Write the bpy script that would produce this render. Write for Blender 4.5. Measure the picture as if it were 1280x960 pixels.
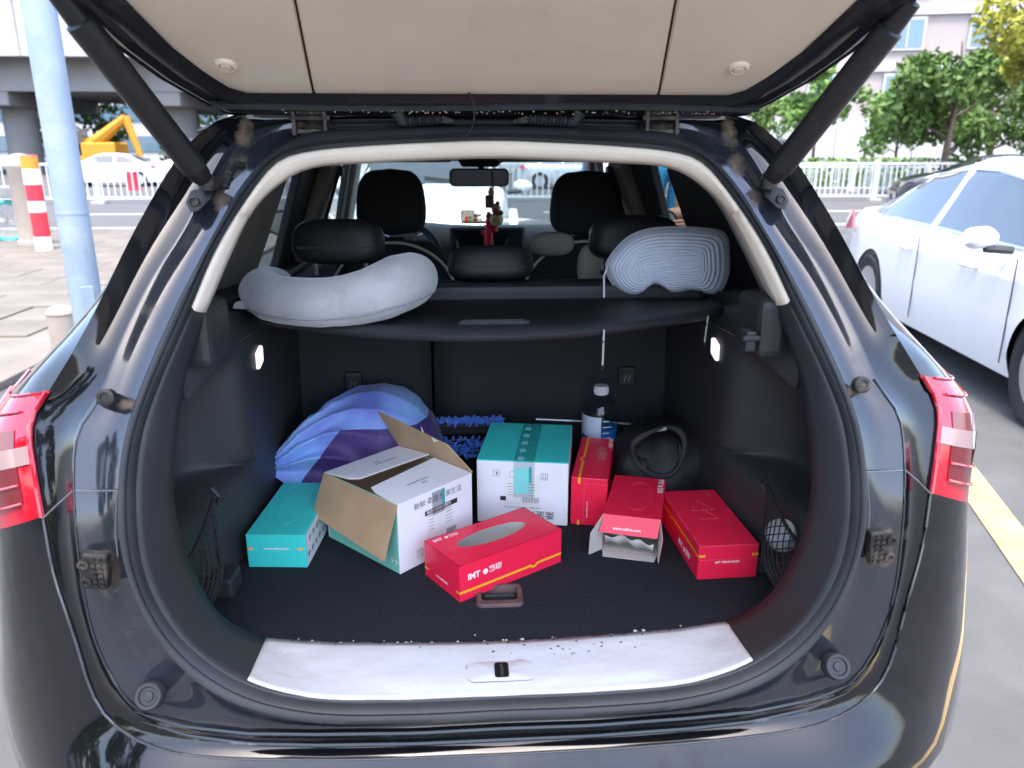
import bpy, bmesh, math, random
import numpy as np
from mathutils import Vector, Matrix, Euler
random.seed(7); rng = np.random.default_rng(7)
R_ = math.radians
scene = bpy.context.scene
COL = scene.collection
for o_ in list(bpy.data.objects): bpy.data.objects.remove(o_)

# ------------------------------------------------------------------ camera, sky, sun, exposure
CAM = np.array([-.05, 0., 1.5]); PITCH = R_(16.8); YAW = R_(3.5); FPX = 961.
cd = bpy.data.cameras.new('camera'); cam = bpy.data.objects.new('camera', cd); COL.objects.link(cam)
cam.location = CAM; cam.rotation_euler = (math.pi/2-PITCH, 0, -YAW)
cd.sensor_width = 36; cd.lens = 36*FPX/1280; cd.clip_start = .02; cd.clip_end = 2000
scene.camera = cam
cd.dof.use_dof = True; cd.dof.focus_distance = 1.62; cd.dof.aperture_fstop = (cd.lens/1000)/.0055*1.0
SUN_EL = R_(71.5); SUN_AZ = R_(184)          # azimuth from +Y (car's nose) towards +X
w = bpy.data.worlds.new('World'); scene.world = w; w.use_nodes = True
nt = w.node_tree; sky = nt.nodes.new('ShaderNodeTexSky'); sky.sky_type = 'NISHITA'; sky.sun_disc = False
sky.sun_elevation = SUN_EL; sky.sun_rotation = SUN_AZ; sky.dust_density = 3.0; sky.air_density = .8; sky.ozone_density = 1.0
nt.links.new(sky.outputs[0], nt.nodes['Background'].inputs[0]); nt.nodes['Background'].inputs[1].default_value = .15
sl = bpy.data.lights.new('sun', 'SUN'); sl.energy = 1.1; sl.angle = R_(10); sl.color = (1, .955, .89)
so = bpy.data.objects.new('sun', sl); COL.objects.link(so); so.location = (0, 0, 20)
sd = Vector((math.sin(SUN_AZ)*math.cos(SUN_EL), math.cos(SUN_AZ)*math.cos(SUN_EL), math.sin(SUN_EL)))
so.rotation_euler = sd.to_track_quat('Z', 'Y').to_euler()
scene.view_settings.view_transform = 'Standard'; scene.view_settings.look = 'None'
scene.view_settings.exposure = 2.6; scene.view_settings.gamma = 1
scene.render.engine = 'CYCLES'
scene.cycles.max_bounces = 10; scene.cycles.transparent_max_bounces = 16

# ------------------------------------------------------------------ survey helpers (photo measurements -> metres)
_r = np.array([math.cos(YAW), -math.sin(YAW), 0]); _f = np.array([math.sin(YAW), math.cos(YAW), 0]); _u = np.array([0, 0, 1.])
_fw = _f*math.cos(PITCH)-_u*math.sin(PITCH); _up = _u*math.cos(PITCH)+_f*math.sin(PITCH)
def ray(px, py): return _r*(px-640)/FPX-_up*(py-480)/FPX+_fw
def U(px, py, x=None, y=None, z=None):
    d = ray(px, py)
    t = (x-CAM[0])/d[0] if x is not None else (y-CAM[1])/d[1] if y is not None else (z-CAM[2])/d[2]
    return CAM+t*d
ZS = [.5, .7, .85, 1.0, 1.1, 1.2, 1.35, 1.5, 1.6]; YS = [.985, .985, 1.0, 1.03, 1.07, 1.135, 1.25, 1.37, 1.45]
def Yb(z): return np.interp(z, ZS, YS)      # the slope of the tail opening
def B(px, py, off=0.):
    y = 1.1
    for _ in range(40):
        P = U(px, py, y=y); y = .5*y+.5*(Yb(P[2])+off)
    return U(px, py, y=y)
def PL(px, py, P0, n):
    d = ray(px, py); P0 = np.array(P0); n = np.array(n); t = ((P0-CAM)@n)/(d@n); return CAM+t*d

# ------------------------------------------------------------------ materials
MATS = {}
def mat(name, col, rough=.5, metal=0, coat=0, var=.12, vscale=6, bump=0, bscale=60, spec=.5, trans=0, ior=1.45, dirt=None, emis=None, sheen=0, detail=4):
    if name in MATS: return MATS[name]
    m = bpy.data.materials.new(name); m.use_nodes = True; t = m.node_tree; b = t.nodes['Principled BSDF']
    b.inputs['Roughness'].default_value = rough; b.inputs['Metallic'].default_value = metal
    b.inputs['Coat Weight'].default_value = coat; b.inputs['Coat Roughness'].default_value = .06
    b.inputs['Specular IOR Level'].default_value = spec; b.inputs['Transmission Weight'].default_value = trans; b.inputs['IOR'].default_value = ior
    if sheen: b.inputs['Sheen Weight'].default_value = sheen
    tc = t.nodes.new('ShaderNodeTexCoord')
    n = t.nodes.new('ShaderNodeTexNoise'); n.inputs['Scale'].default_value = vscale; n.inputs['Detail'].default_value = detail
    t.links.new(tc.outputs['Object'], n.inputs['Vector'])
    r = t.nodes.new('ShaderNodeValToRGB'); r.color_ramp.elements[0].position = .3; r.color_ramp.elements[1].position = .7
    c = np.array(col[:3]); r.color_ramp.elements[0].color = (*np.clip(c*(1-var), 0, 1), 1); r.color_ramp.elements[1].color = (*np.clip(c*(1+var), 0, 1), 1)
    t.links.new(n.outputs['Fac'], r.inputs['Fac']); out = r.outputs[0]
    if dirt:
        dc, dscale, lo, hi = dirt
        n2 = t.nodes.new('ShaderNodeTexNoise'); n2.inputs['Scale'].default_value = dscale; n2.inputs['Detail'].default_value = 8; n2.inputs['Roughness'].default_value = .65
        t.links.new(tc.outputs['Object'], n2.inputs['Vector'])
        mr = t.nodes.new('ShaderNodeMapRange'); mr.inputs[1].default_value = lo; mr.inputs[2].default_value = hi; t.links.new(n2.outputs['Fac'], mr.inputs[0])
        mx = t.nodes.new('ShaderNodeMix'); mx.data_type = 'RGBA'; mx.inputs['B'].default_value = (*dc, 1)
        t.links.new(mr.outputs[0], mx.inputs['Factor']); t.links.new(out, mx.inputs['A']); out = mx.outputs['Result']
        rr = t.nodes.new('ShaderNodeMapRange'); rr.inputs[3].default_value = rough; rr.inputs[4].default_value = min(1, rough+.4)
        t.links.new(mr.outputs[0], rr.inputs[0]); t.links.new(rr.outputs[0], b.inputs['Roughness'])
        if coat:
            r3 = t.nodes.new('ShaderNodeMapRange'); r3.inputs[3].default_value = coat; r3.inputs[4].default_value = 0.
            t.links.new(mr.outputs[0], r3.inputs[0]); t.links.new(r3.outputs[0], b.inputs['Coat Weight'])
    t.links.new(out, b.inputs['Base Color'])
    if bump:
        nb = t.nodes.new('ShaderNodeTexNoise'); nb.inputs['Scale'].default_value = bscale; nb.inputs['Detail'].default_value = 3
        t.links.new(tc.outputs['Object'], nb.inputs['Vector'])
        bp = t.nodes.new('ShaderNodeBump'); bp.inputs['Strength'].default_value = bump; bp.inputs['Distance'].default_value = .01
        t.links.new(nb.outputs['Fac'], bp.inputs['Height']); t.links.new(bp.outputs[0], b.inputs['Normal'])
    if emis: b.inputs['Emission Color'].default_value = (*emis[0], 1); b.inputs['Emission Strength'].default_value = emis[1]
    MATS[name] = m; return m
def glass(name, tint, gloss=.06, rough=.02):
    if name in MATS: return MATS[name]
    m = bpy.data.materials.new(name); m.use_nodes = True; t = m.node_tree; t.nodes.remove(t.nodes['Principled BSDF'])
    tr = t.nodes.new('ShaderNodeBsdfTransparent'); tr.inputs[0].default_value = (*tint, 1)
    gl = t.nodes.new('ShaderNodeBsdfGlossy'); gl.inputs['Roughness'].default_value = rough
    lw = t.nodes.new('ShaderNodeLayerWeight'); lw.inputs[0].default_value = .5
    pw = t.nodes.new('ShaderNodeMath'); pw.operation = 'POWER'; pw.inputs[1].default_value = 4.5; t.links.new(lw.outputs['Facing'], pw.inputs[0])
    fr = t.nodes.new('ShaderNodeMath'); fr.operation = 'MULTIPLY_ADD'; fr.inputs[1].default_value = .85; fr.inputs[2].default_value = gloss; t.links.new(pw.outputs[0], fr.inputs[0])
    mx = t.nodes.new('ShaderNodeMixShader'); t.links.new(fr.outputs[0], mx.inputs[0]); t.links.new(tr.outputs[0], mx.inputs[1]); t.links.new(gl.outputs[0], mx.inputs[2])
    t.links.new(mx.outputs[0], t.nodes['Material Output'].inputs[0]); MATS[name] = m; return m
DUST = (.30, .24, .17)
PAINT = mat('black_paint', (.005, .0055, .007), .05, coat=1, var=.2, spec=.2, dirt=((.014, .0145, .015), 9, .6, .98))
JAMB = mat('jamb_paint', (.020, .023, .030), .14, coat=1, var=.2, bump=.02, bscale=5, dirt=((.06, .06, .062), 16, .55, .95))
JAMBD = mat('dusty_jamb', (.02, .022, .028), .35, coat=.3, var=.3, dirt=(DUST, 14, .42, .72))
DUSTM = mat('dry_mud', (.26, .19, .125), .95, var=.4, vscale=40, bump=.5, bscale=120)
RUBBER = mat('black_rubber', (.026, .028, .031), .48, var=.25, dirt=((.06, .06, .06), 30, .6, .9))
PLAS = mat('black_plastic', (.027, .029, .032), .5, var=.12, bump=.06, bscale=900, dirt=((.075, .075, .078), 22, .62, .95))
PLASD = mat('trunk_liner', (.036, .038, .042), .52, var=.15, bump=.08, bscale=700)
CARPET = mat('trunk_carpet', (.018, .021, .029), .96, var=.3, vscale=180, bump=.5, bscale=900, spec=.2, dirt=((.10, .10, .11), 160, .70, .80))
SEATC = mat('seat_fabric', (.022, .024, .028), .8, var=.15, bump=.15, bscale=500)
LEATH = mat('black_leather', (.024, .026, .030), .42, var=.12, bump=.12, bscale=260)
CREAM = mat('cream_trim', (.88, .77, .62), .6, var=.05, bump=.04, bscale=600, dirt=((.62, .52, .41), 7, .62, 1.0))
LINER = mat('beige_liner', (.80, .67, .52), .6, var=.05, bump=.05, bscale=700, dirt=((.60, .49, .38), 5, .58, 1.0))
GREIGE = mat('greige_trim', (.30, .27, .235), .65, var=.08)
GROOVE = mat('groove_shadow_gap', (.05, .043, .036), .8)
FILM = mat('white_film', (.55, .56, .575), .25, var=.03, coat=.3, bump=.45, bscale=18, dirt=((.5, .5, .5), 30, .66, .9))
METAL = mat('steel', (.45, .45, .46), .35, metal=1)
DMETAL = mat('dark_metal', (.05, .048, .045), .5, metal=.6, dirt=(DUST, 30, .5, .8))
BROWNP = mat('dusty_handle', (.085, .055, .052), .62, var=.3, vscale=60, dirt=((.16, .10, .09), 40, .45, .8))
RED = mat('red_lens', (.36, .0045, .017), .08, coat=1, var=.1, spec=.6)
REDD = mat('dark_red_lens', (.12, .002, .006), .1, coat=1)
CLEARL = mat('clear_lens', (.27, .18, .18), .12, coat=1)
AMBER = mat('amber_lens', (.65, .25, .09), .12, coat=1)
CHROME = mat('chrome', (.75, .75, .76), .12, metal=1)
WHITEP = mat('white_car_paint', (.78, .78, .77), .2, coat=1, var=.02)
GLASS = glass('clear_glass', (.48, .58, .59)); TGLASS = glass('tinted_glass', (.36, .42, .43)); DGLASS = glass('dark_glass', (.10, .12, .13))
TYRE = mat('tyre', (.018, .018, .019), .8, var=.2)
ALLOY = mat('alloy', (.55, .55, .56), .3, metal=.9)
REDC = mat('red_card', (.86, .018, .066), .34, var=.04, coat=.15, bump=.03, bscale=30)
YEL = mat('yellow_print', (.86, .40, .02), .4)
WPRINT = mat('white_print', (.85, .78, .78), .5, var=.02)
TEAL = mat('teal_card', (.05, .64, .58), .36, var=.06, coat=.1, bump=.03, bscale=30)
WCARD = mat('white_card', (.80, .80, .83), .5, var=.03, bump=.03, bscale=25)
KRAFT = mat('kraft_card', (.42, .285, .165), .8, var=.10, vscale=12, bump=.05, bscale=200)
KRAFTD = mat('grey_card_inside', (.50, .48, .44), .8, var=.06)
INK = mat('grey_ink', (.22, .22, .25), .6); BLACKINK = mat('black_ink', (.03, .03, .035), .5)
TAPE = mat('clear_tape', (.42, .66, .68), .18, coat=.6, var=.1, vscale=40)
TEALP = mat('teal_print', (.03, .36, .33), .5)
GOLD = mat('tan_print', (.75, .48, .2), .5)

# ------------------------------------------------------------------ object helpers
def link(o, parent=None):
    COL.objects.link(o)
    if parent is not None:
        o.parent = parent
    return o
def tag(o, label=None, cat=None, group=None, kind=None):
    for k, v in (('label', label), ('category', cat), ('group', group), ('kind', kind)):
        if v: o[k] = v
    return o
def empty(name, loc, rz=0, label=None, cat=None, group=None):
    o = bpy.data.objects.new(name, None); o.empty_display_size = .1; o.location = loc; o.rotation_euler = (0, 0, rz); COL.objects.link(o)
    return tag(o, label, cat, group)
class MB:
    def __init__(s): s.v = []; s.f = []
    def add(s, v, f):
        k = len(s.v); s.v += [tuple(map(float, p)) for p in v]; s.f += [tuple(i+k for i in q) for q in f]; return s
    def box(s, c, sz, M=None):
        x, y, z = np.array(sz)/2; c = np.array(c)
        v = [np.array((a*x, b*y, d*z)) for a in (-1, 1) for b in (-1, 1) for d in (-1, 1)]
        if M is not None: v = [np.array(M @ Vector(p)) for p in v]
        return s.add([c+p for p in v], [(0, 1, 3, 2), (4, 6, 7, 5), (0, 4, 5, 1), (2, 3, 7, 6), (0, 2, 6, 4), (1, 5, 7, 3)])
    def tube(s, pts, r, n=10, cap=True, flat=1.0, closed=False, up=(0, 0, 1)):
        pts = [np.array(p, float) for p in pts]; N = len(pts); rs = r if hasattr(r, '__len__') else [r]*N; v = []
        for i, p in enumerate(pts):
            a = pts[(i-1) % N] if (closed or i > 0) else p; b = pts[(i+1) % N] if (closed or i < N-1) else p
            t = b-a; t = t/(np.linalg.norm(t)+1e-12); u0 = np.array(up, float)
            if abs(t@u0) > .97: u0 = np.array((1., 0, 0)) if abs(t[0]) < .9 else np.array((0, 1., 0))
            sx = np.cross(t, u0); sx /= np.linalg.norm(sx); sy = np.cross(sx, t)
            for k in range(n):
                a_ = 2*math.pi*k/n; v.append(p+rs[i]*(sx*math.cos(a_)+flat*sy*math.sin(a_)))
        f = []
        for i in range(N if closed else N-1):
            for k in range(n):
                j = (i+1) % N; f.append((i*n+k, i*n+(k+1) % n, j*n+(k+1) % n, j*n+k))
        if cap and not closed: f += [tuple(range(n))[::-1], tuple((N-1)*n+k for k in range(n))]
        return s.add(v, f)
    def lathe(s, prof, c=(0, 0, 0), n=28, M=None):
        v = []
        for r, z in prof:
            for k in range(n):
                a = 2*math.pi*k/n; p = Vector((r*math.cos(a), r*math.sin(a), z)); v.append(np.array(M @ p if M else p)+np.array(c))
        f = []
        for i in range(len(prof)-1):
            for k in range(n): f.append((i*n+k, i*n+(k+1) % n, (i+1)*n+(k+1) % n, (i+1)*n+k))
        if prof[0][0] > 1e-5: f.append(tuple(range(n))[::-1])
        if prof[-1][0] > 1e-5: f.append(tuple((len(prof)-1)*n+k for k in range(n)))
        return s.add(v, f)
    def grid(s, rows, closed=False):
        n = len(rows[0]); v = [p for r in rows for p in r]; f = []
        for i in range(len(rows)-1):
            for k in range(n if closed else n-1):
                j = (k+1) % n; f.append((i*n+k, i*n+j, (i+1)*n+j, (i+1)*n+k))
        return s.add(v, f)
    def prism(s, poly, d):          # poly 3-d points, extruded along d
        n = len(poly); d = np.array(d); a = [np.array(p, float) for p in poly]
        return s.add(a+[p+d for p in a], [tuple(range(n))[::-1], tuple(range(n, 2*n))]+[(i, (i+1) % n, n+(i+1) % n, n+i) for i in range(n)])
    def build(s, name, m, parent=None, smooth=False, bevel=0, solid=0, sub=0, local=True, angle=40, seg=2, soff=0, merge=False):
        me = bpy.data.meshes.new(name); me.from_pydata(s.v, [], s.f); me.update()
        bm = bmesh.new(); bm.from_mesh(me)
        if merge: bmesh.ops.remove_doubles(bm, verts=bm.verts, dist=1e-5)
        bmesh.ops.recalc_face_normals(bm, faces=bm.faces); bm.to_mesh(me); bm.free()
        me.materials.append(m); o = bpy.data.objects.new(name, me); link(o, parent)
        if solid:
            md = o.modifiers.new('solid', 'SOLIDIFY'); md.thickness = solid; md.offset = soff
        if bevel:
            md = o.modifiers.new('bevel', 'BEVEL'); md.width = bevel; md.segments = seg; md.limit_method = 'ANGLE'; md.angle_limit = R_(35)
        if sub:
            md = o.modifiers.new('sub', 'SUBSURF'); md.levels = sub; md.render_levels = sub
        if smooth:
            for p in me.polygons: p.use_smooth = True
            if angle < 180:
                try: me.set_sharp_from_angle(angle=R_(angle))
                except Exception: pass
        return o
def textmesh(name, s, size, m, parent, loc, rot, align='LEFT', bold=0, ex=.00012):
    c = bpy.data.curves.new(name, 'FONT'); c.body = s; c.size = size; c.align_x = align; c.align_y = 'CENTER'; c.extrude = ex; c.offset = bold; c.resolution_u = 2
    o = bpy.data.objects.new('t', c); COL.objects.link(o); dg = bpy.context.evaluated_depsgraph_get()
    me = bpy.data.meshes.new_from_object(o.evaluated_get(dg)); bpy.data.objects.remove(o); bpy.data.curves.remove(c)
    me.materials.clear(); me.materials.append(m); o = bpy.data.objects.new(name, me); link(o, parent); o.location = loc; o.rotation_euler = rot
    return o
def dup(o, parent=None):
    c = o.copy(); COL.objects.link(c); c.parent = parent
    for ch in list(o.children): dup(ch, c)
    return c
def gsm(a, s):
    if s <= 0: return a
    k = np.arange(-6, 7); g = np.exp(-k*k/(2*s*s)); g /= g.sum()
    p = np.concatenate([a[6:0:-1], a, a[-2:-8:-1]]); return np.convolve(p, g, 'valid')
def mir(P): return np.array([-P[0], P[1], P[2]])
def noise3(P, sc, seed=0):
    from mathutils import noise as nz
    return nz.noise(Vector((P[0]*sc+seed, P[1]*sc, P[2]*sc)))

# ------------------------------------------------------------------ ground and road
GR = mat('asphalt', (.080, .081, .083), .9, var=.16, vscale=3, bump=.25, bscale=90, dirt=((.060, .059, .059), .6, .4, .75), detail=8)
MB().add([(-400, -300, 0), (400, -300, 0), (400, 600, 0), (-400, 600, 0)], [(0, 1, 2, 3)]).build('ground', GR).__setitem__('kind', 'structure')
PAVE = mat('pavement_stone', (.16, .14, .12), .85, var=.18, vscale=2.5, bump=.15, bscale=40)
ROADM = mat('road_asphalt', (.078, .078, .080), .88, var=.1, vscale=1.5, bump=.1, bscale=60, detail=8)
g = MB().add([(-90, 14.9, .004), (60, 14.9, .004), (60, 60, .004), (-90, 60, .004)], [(0, 1, 2, 3)]).build('road', ROADM); g['kind'] = 'structure'
pv = MB().box((-11.6, 9.6, .03), (17, 10.6, .06)).build('pavement', PAVE, bevel=.01); pv['kind'] = 'structure'
PAVE2 = mat('paver', (.135, .118, .098), .85, var=.22, vscale=1.2, bump=.12, bscale=50)
pm = None
for i in range(14):
    for j in range(16):
        x = -19.2+i*1.2; y = 4.7+j*.64
        if x > -4.2: continue
        if pm is None:
            o = MB().box((0, 0, 0), (1.185, .625, .03)).build('paver', PAVE2, pv, bevel=.006); pm = o
        else:
            o = pm.copy(); link(o, pv)
        o.location = (x+(.6 if j % 2 else 0), y, .06+.003*random.random())
KERB = mat('kerb_stone', (.24, .235, .225), .85, var=.12)
kb = None
for i in range(17):
    o = MB().box((0, 0, .075), (.99, .22, .15)).build('kerb_stone', KERB, pv, bevel=.012) if kb is None else link(kb.copy(), pv)
    kb = kb or o; o.location = (-19.6+i, 14.95, 0)
LINE = mat('white_road_paint', (.68, .68, .66), .7, var=.15, dirt=((.3, .3, .3), 8, .55, .8)); YLINE = mat('yellow_road_paint', (.36, .26, .12), .7, var=.15, dirt=((.3, .28, .24), 10, .55, .85))
for y_, (x0, x1) in ((16.3, (-60, 40)), (28.0, (-60, 40))):
    l = MB().add([(x0, y_, .009), (x1, y_, .009), (x1, y_+.18, .009), (x0, y_+.18, .009)], [(0, 1, 2, 3)]).build('road_line', LINE); l['kind'] = 'structure'
for i in range(14):
    x0 = -52+i*6
    l = MB().add([(x0, 20.1, .009), (x0+2.6, 20.1, .009), (x0+2.6, 20.26, .009), (x0, 20.26, .009)], [(0, 1, 2, 3)]).build('lane_dash', LINE); l['kind'] = 'structure'
a, b = U(1212, 600, z=.006), U(1300, 720, z=.006); d = (b-a)/np.linalg.norm(b-a); nrm = np.array([-d[1], d[0], 0])*.075
l = MB().add([a-d*.6-nrm, b+d*3-nrm, b+d*3+nrm, a-d*.6+nrm], [(0, 1, 2, 3)]).build('parking_line', YLINE); l['kind'] = 'structure'

# ------------------------------------------------------------------ the SUV
suv = empty('suv', (0, 3.1, 0), 0, 'black hatchback SUV with its tailgate raised over a boot full of boxes', 'car')
suv.matrix_world = Matrix.Translation((0, 3.1, 0))
class Sub:  # children get the inverse offset so that their meshes stay in metres of the place
    pass
def spart(mb, name, m, parent=None, **k):
    o = mb.build(name, m, parent or suv, **k)
    if parent is None: o.location = (0, -3.1, 0)
    return o
CX, CY, NS = 615, 500, 84
TH = np.linspace(-math.pi/2, math.pi/2, NS)
def spl(P, m=12):
    P = np.array(P, float); P = np.vstack([2*P[0]-P[1], P, 2*P[-1]-P[-2]]); out = []
    for i in range(1, len(P)-2):
        p0, p1, p2, p3 = P[i-1:i+3]; d1 = np.linalg.norm(p1-p0)**.5; d2 = np.linalg.norm(p2-p1)**.5; d3 = np.linalg.norm(p3-p2)**.5
        m1 = (p2-p1)+d2*((p1-p0)/d1-(p2-p0)/(d1+d2)); m2 = (p2-p1)+d2*((p3-p2)/d3-(p3-p1)/(d2+d3))
        for t in np.linspace(0, 1, m+1)[:-1]: out.append((2*t**3-3*t*t+1)*p1+(t**3-2*t*t+t)*m1+(-2*t**3+3*t*t)*p2+(t**3-t*t)*m2)
    return out+[P[-2]]
def half_ring(pts, off=0., sm=1.2, raw=False):
    pts = spl(pts)
    a = np.array([math.atan2(p[1]-CY, p[0]-CX) for p in pts]); r = np.array([math.hypot(p[1]-CY, p[0]-CX) for p in pts]); i = np.argsort(a); a = a[i]; r = r[i]
    # cubic-ish interpolation through resampling and smoothing
    rr = np.interp(TH, a, r); e0, e1 = rr[:3].copy(), rr[-3:].copy(); rr = gsm(rr, sm*.6)
    out = []
    for t, q in zip(TH, rr):
        px, py = CX+q*math.cos(t), CY+q*math.sin(t); o = off(px, py) if callable(off) else off
        out.append(B(px, py, o))
    for e_, k_ in ((0, 1), (-1, -2)):
        n3 = 2 if k_ == 1 else -3; out[k_][0] = out[n3][0]*.5; out[k_][1:] = out[n3][1:]*.6+out[k_][1:]*.4; out[e_] = out[k_].copy(); out[e_][0] = 0
    return out
def full(h): return list(h)+[mir(p) for p in h[-2:0:-1]]
T1 = [(612, 175), (760, 182), (841, 190), (873, 199), (909, 240), (953, 305), (988, 378), (1030, 465), (1052, 520), (1060, 560), (1064, 622), (1056, 693), (1027, 756), (985, 802), (931, 837), (860, 858), (760, 868), (622, 874)]
SO = [(612, 157), (760, 162), (841, 167), (882, 191), (922, 234), (943, 268), (1004, 374), (1057, 487), (1075, 547), (1081, 643), (1068, 702), (1043, 760), (1010, 806), (964, 843), (902, 868), (860, 879), (760, 889), (622, 893)]
T0 = [(612, 196), (760, 202), (841, 209), (874, 227), (904, 254), (935, 308), (963, 366), (985, 415), (1004, 470), (1012, 520), (1018, 560), (1020, 610), (1006, 677), (985, 722), (964, 752), (935, 772), (906, 783), (760, 800), (622, 807)]
HC = [(612, 140), (760, 140), (841, 143), (900, 145), (935, 148), (963, 167), (987, 191), (1044, 280), (1101, 386), (1150, 468), (1172, 507), (1170, 557), (1162, 618), (1152, 685), (1131, 760), (1110, 835), (1088, 868), (1060, 889), (1018, 906), (860, 927), (622, 942)]
JC = [(612, 149), (760, 150), (841, 153), (890, 162), (925, 180), (950, 215), (985, 280), (1030, 345), (1070, 420), (1095, 480), (1122, 515), (1128, 547), (1130, 590), (1127, 664), (1110, 768), (1068, 847), (1000, 880), (860, 902), (622, 914)]
def t0off(px, py): return float(np.interp(py, [190, 380, 500, 650, 720, 783, 807], [.03, .04, .055, .075, .11, .165, .135]))
rT0 = half_ring(T0, t0off, 1.5); rT1 = half_ring(T1, 0, 1.3); rS = half_ring(SO, 0., 1.3)
rJ1 = half_ring([((p[0]*.7+q[0]*.3), (p[1]*.7+q[1]*.3)) for p, q in zip(SO, [(612, 153)]*0 + SO)], .03, 1.3)
rJC = half_ring(JC, .012, 1.0); rHC = half_ring(HC, lambda px, py: .05*max(0, min(1, (px-900)/250))*max(0, min(1, (py-430)/60))*max(0, min(1, (930-py)/80)), .8)
iz = lambda ring, z: min(range(NS), key=lambda k: abs(ring[k][2]-z)+(0 if ring[k][0] > .25 else 9))
kC = iz(rT1, 1.268)      # cream / black split on the opening
# cream head and pillar trim with a joint, black lower trim ring
def band(a, b, k0, k1, mid=0.0, side='R'):
    rows = []
    for t in np.linspace(0, 1, 6):
        row = []
        for k in range(k0, k1+1):
            p = np.array(a[k])*(1-t)+np.array(b[k])*t; p = p+np.array([0, -mid*math.sin(math.pi*t), 0]); row.append(p)
        rows.append(row)
    if side == 'L': rows = [[mir(p) for p in r] for r in rows]
    if side == 'B': rows = [[mir(p) for p in r[:0:-1]]+list(r) for r in rows]
    if side == 'D': rows = [list(r)+[mir(p) for p in r[-2::-1]] for r in rows]
    return rows
kJ = iz(rT1, 1.415)
spart(MB().grid(band(rT0, rT1, 0, kJ, .012, 'B')), 'header_trim', CREAM, smooth=True, solid=.006)
for sd_ in 'RL': spart(MB().grid(band(rT0, rT1, kJ, kC, .012, sd_)), 'pillar_trim', CREAM, smooth=True, solid=.0045)
kb2 = kC
spart(MB().grid(band([p+np.array([0, .01, 0]) for p in rT0], rT1, kC, NS-1, .010, 'D')), 'opening_trim', PLAS, smooth=True, solid=.006)
# inner returns of the cream trim so that the pillars have depth
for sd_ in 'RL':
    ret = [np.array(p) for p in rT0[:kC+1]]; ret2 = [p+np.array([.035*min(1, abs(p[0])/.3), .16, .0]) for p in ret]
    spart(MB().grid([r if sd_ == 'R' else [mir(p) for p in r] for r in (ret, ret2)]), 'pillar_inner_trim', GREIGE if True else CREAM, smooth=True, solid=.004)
# rubber seal: one closed tube with a lip
mid = [(np.array(p)*.5+np.array(q)*.5) for p, q in zip(rT1, rS)]
mbs = MB(); loop = full(mid); loopw = full([np.linalg.norm(np.array(p)-np.array(q))*.5 for p, q in zip(rT1, rS)]) if False else None
wd = [max(.007, np.linalg.norm(np.array(p)-np.array(q))*.5) for p, q in zip(rT1, rS)]; wd = wd+wd[-2:0:-1]
prof = [(-1.05, .30), (-.95, -.55), (-.55, -.95), (-.15, -.62), (.1, -.95), (.6, -1.0), (.98, -.5), (1.05, .3)]
Ls, Lt = full(rS), full(rT1); rows = []
for a_, h_ in prof:
    rows.append([m_+(np.array(s_)-np.array(t_))*.5*a_+np.array([0, .016*h_, 0]) for m_, s_, t_ in zip(loop, Ls, Lt)])
spart(MB().grid(rows, closed=True), 'rubber_seal', RUBBER, smooth=True, angle=60)
# painted jamb: from seal out to the crease to the shut line
rS2 = [p+np.array([0, .006, 0]) for p in rS]
rows = []
for t in np.linspace(0, 1, 5): rows.append([np.array(a_)*(1-t)+np.array(b_)*t+np.array([0, .012*math.sin(math.pi*t), 0]) for a_, b_ in zip(rS2, rJC)])
for t in np.linspace(.08, 1, 6): rows.append([np.array(a_)*(1-t)+np.array(b_)*t+np.array([0, .010*math.sin(math.pi*t)*(1 if k > 20 else .3), 0]) for k, (a_, b_) in enumerate(zip(rJC, rHC))])
jr = [full(r) for r in rows]
spart(MB().grid(jr[:6], closed=True), 'jamb_panel', JAMB, smooth=True, angle=50)
spart(MB().grid(jr[5:], closed=True), 'jamb_edge', PAINT, smooth=True, angle=50)
# outer skin
SIL = [(1101, 386), (1135, 425), (1163, 450), (1205, 488), (1217, 520), (1219, 547), (1207, 588), (1206, 640), (1208, 685), (1206, 760), (1208, 810), (1200, 860), (1189, 918), (1168, 960), (1080, 1010), (900, 1040), (622, 1055)]
def sil_pt(t):
    a = np.array([math.atan2(p[1]-CY, p[0]-CX) for p in SIL]); r = np.array([math.hypot(p[1]-CY, p[0]-CX) for p in SIL]); return float(np.interp(t, a, r))
aS = math.atan2(386-CY, 1101-CX)
H1 = []
for k, t in enumerate(TH):
    if t < aS: H1.append(np.array(rHC[k])+np.array([.012*min(1, abs(rHC[k][0])/.4), .10, .012]))
    else:
        q = sil_pt(t); px, py = CX+q*math.cos(t), CY+q*math.sin(t)
        low = np.clip((py-880)/120, 0, 1); H1.append(B(px, py, .17*(1-low)-.05*low))
H1[-1][0] = 0
H1 = np.array(H1); 
for c_ in range(3): H1[:, c_] = gsm(H1[:, c_], .9)
H1 = list(H1); H1[0][0] = 0; H1[-1][0] = 0
def between(a, b, bul):
    rows = []
    for t in np.linspace(0, 1, 7):
        row = []
        for k, (p, q) in enumerate(zip(a, b)):
            m_ = np.array(p)*(1-t)+np.array(q)*t
            bl = bul*math.sin(math.pi*t)*np.clip((k-30)/8, 0, 1); row.append(m_+np.array([bl*.6*min(1, abs(m_[0])/.5), -bl, 0]))
        rows.append(row)
    return rows
outer = between(rHC, H1, .022)
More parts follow.
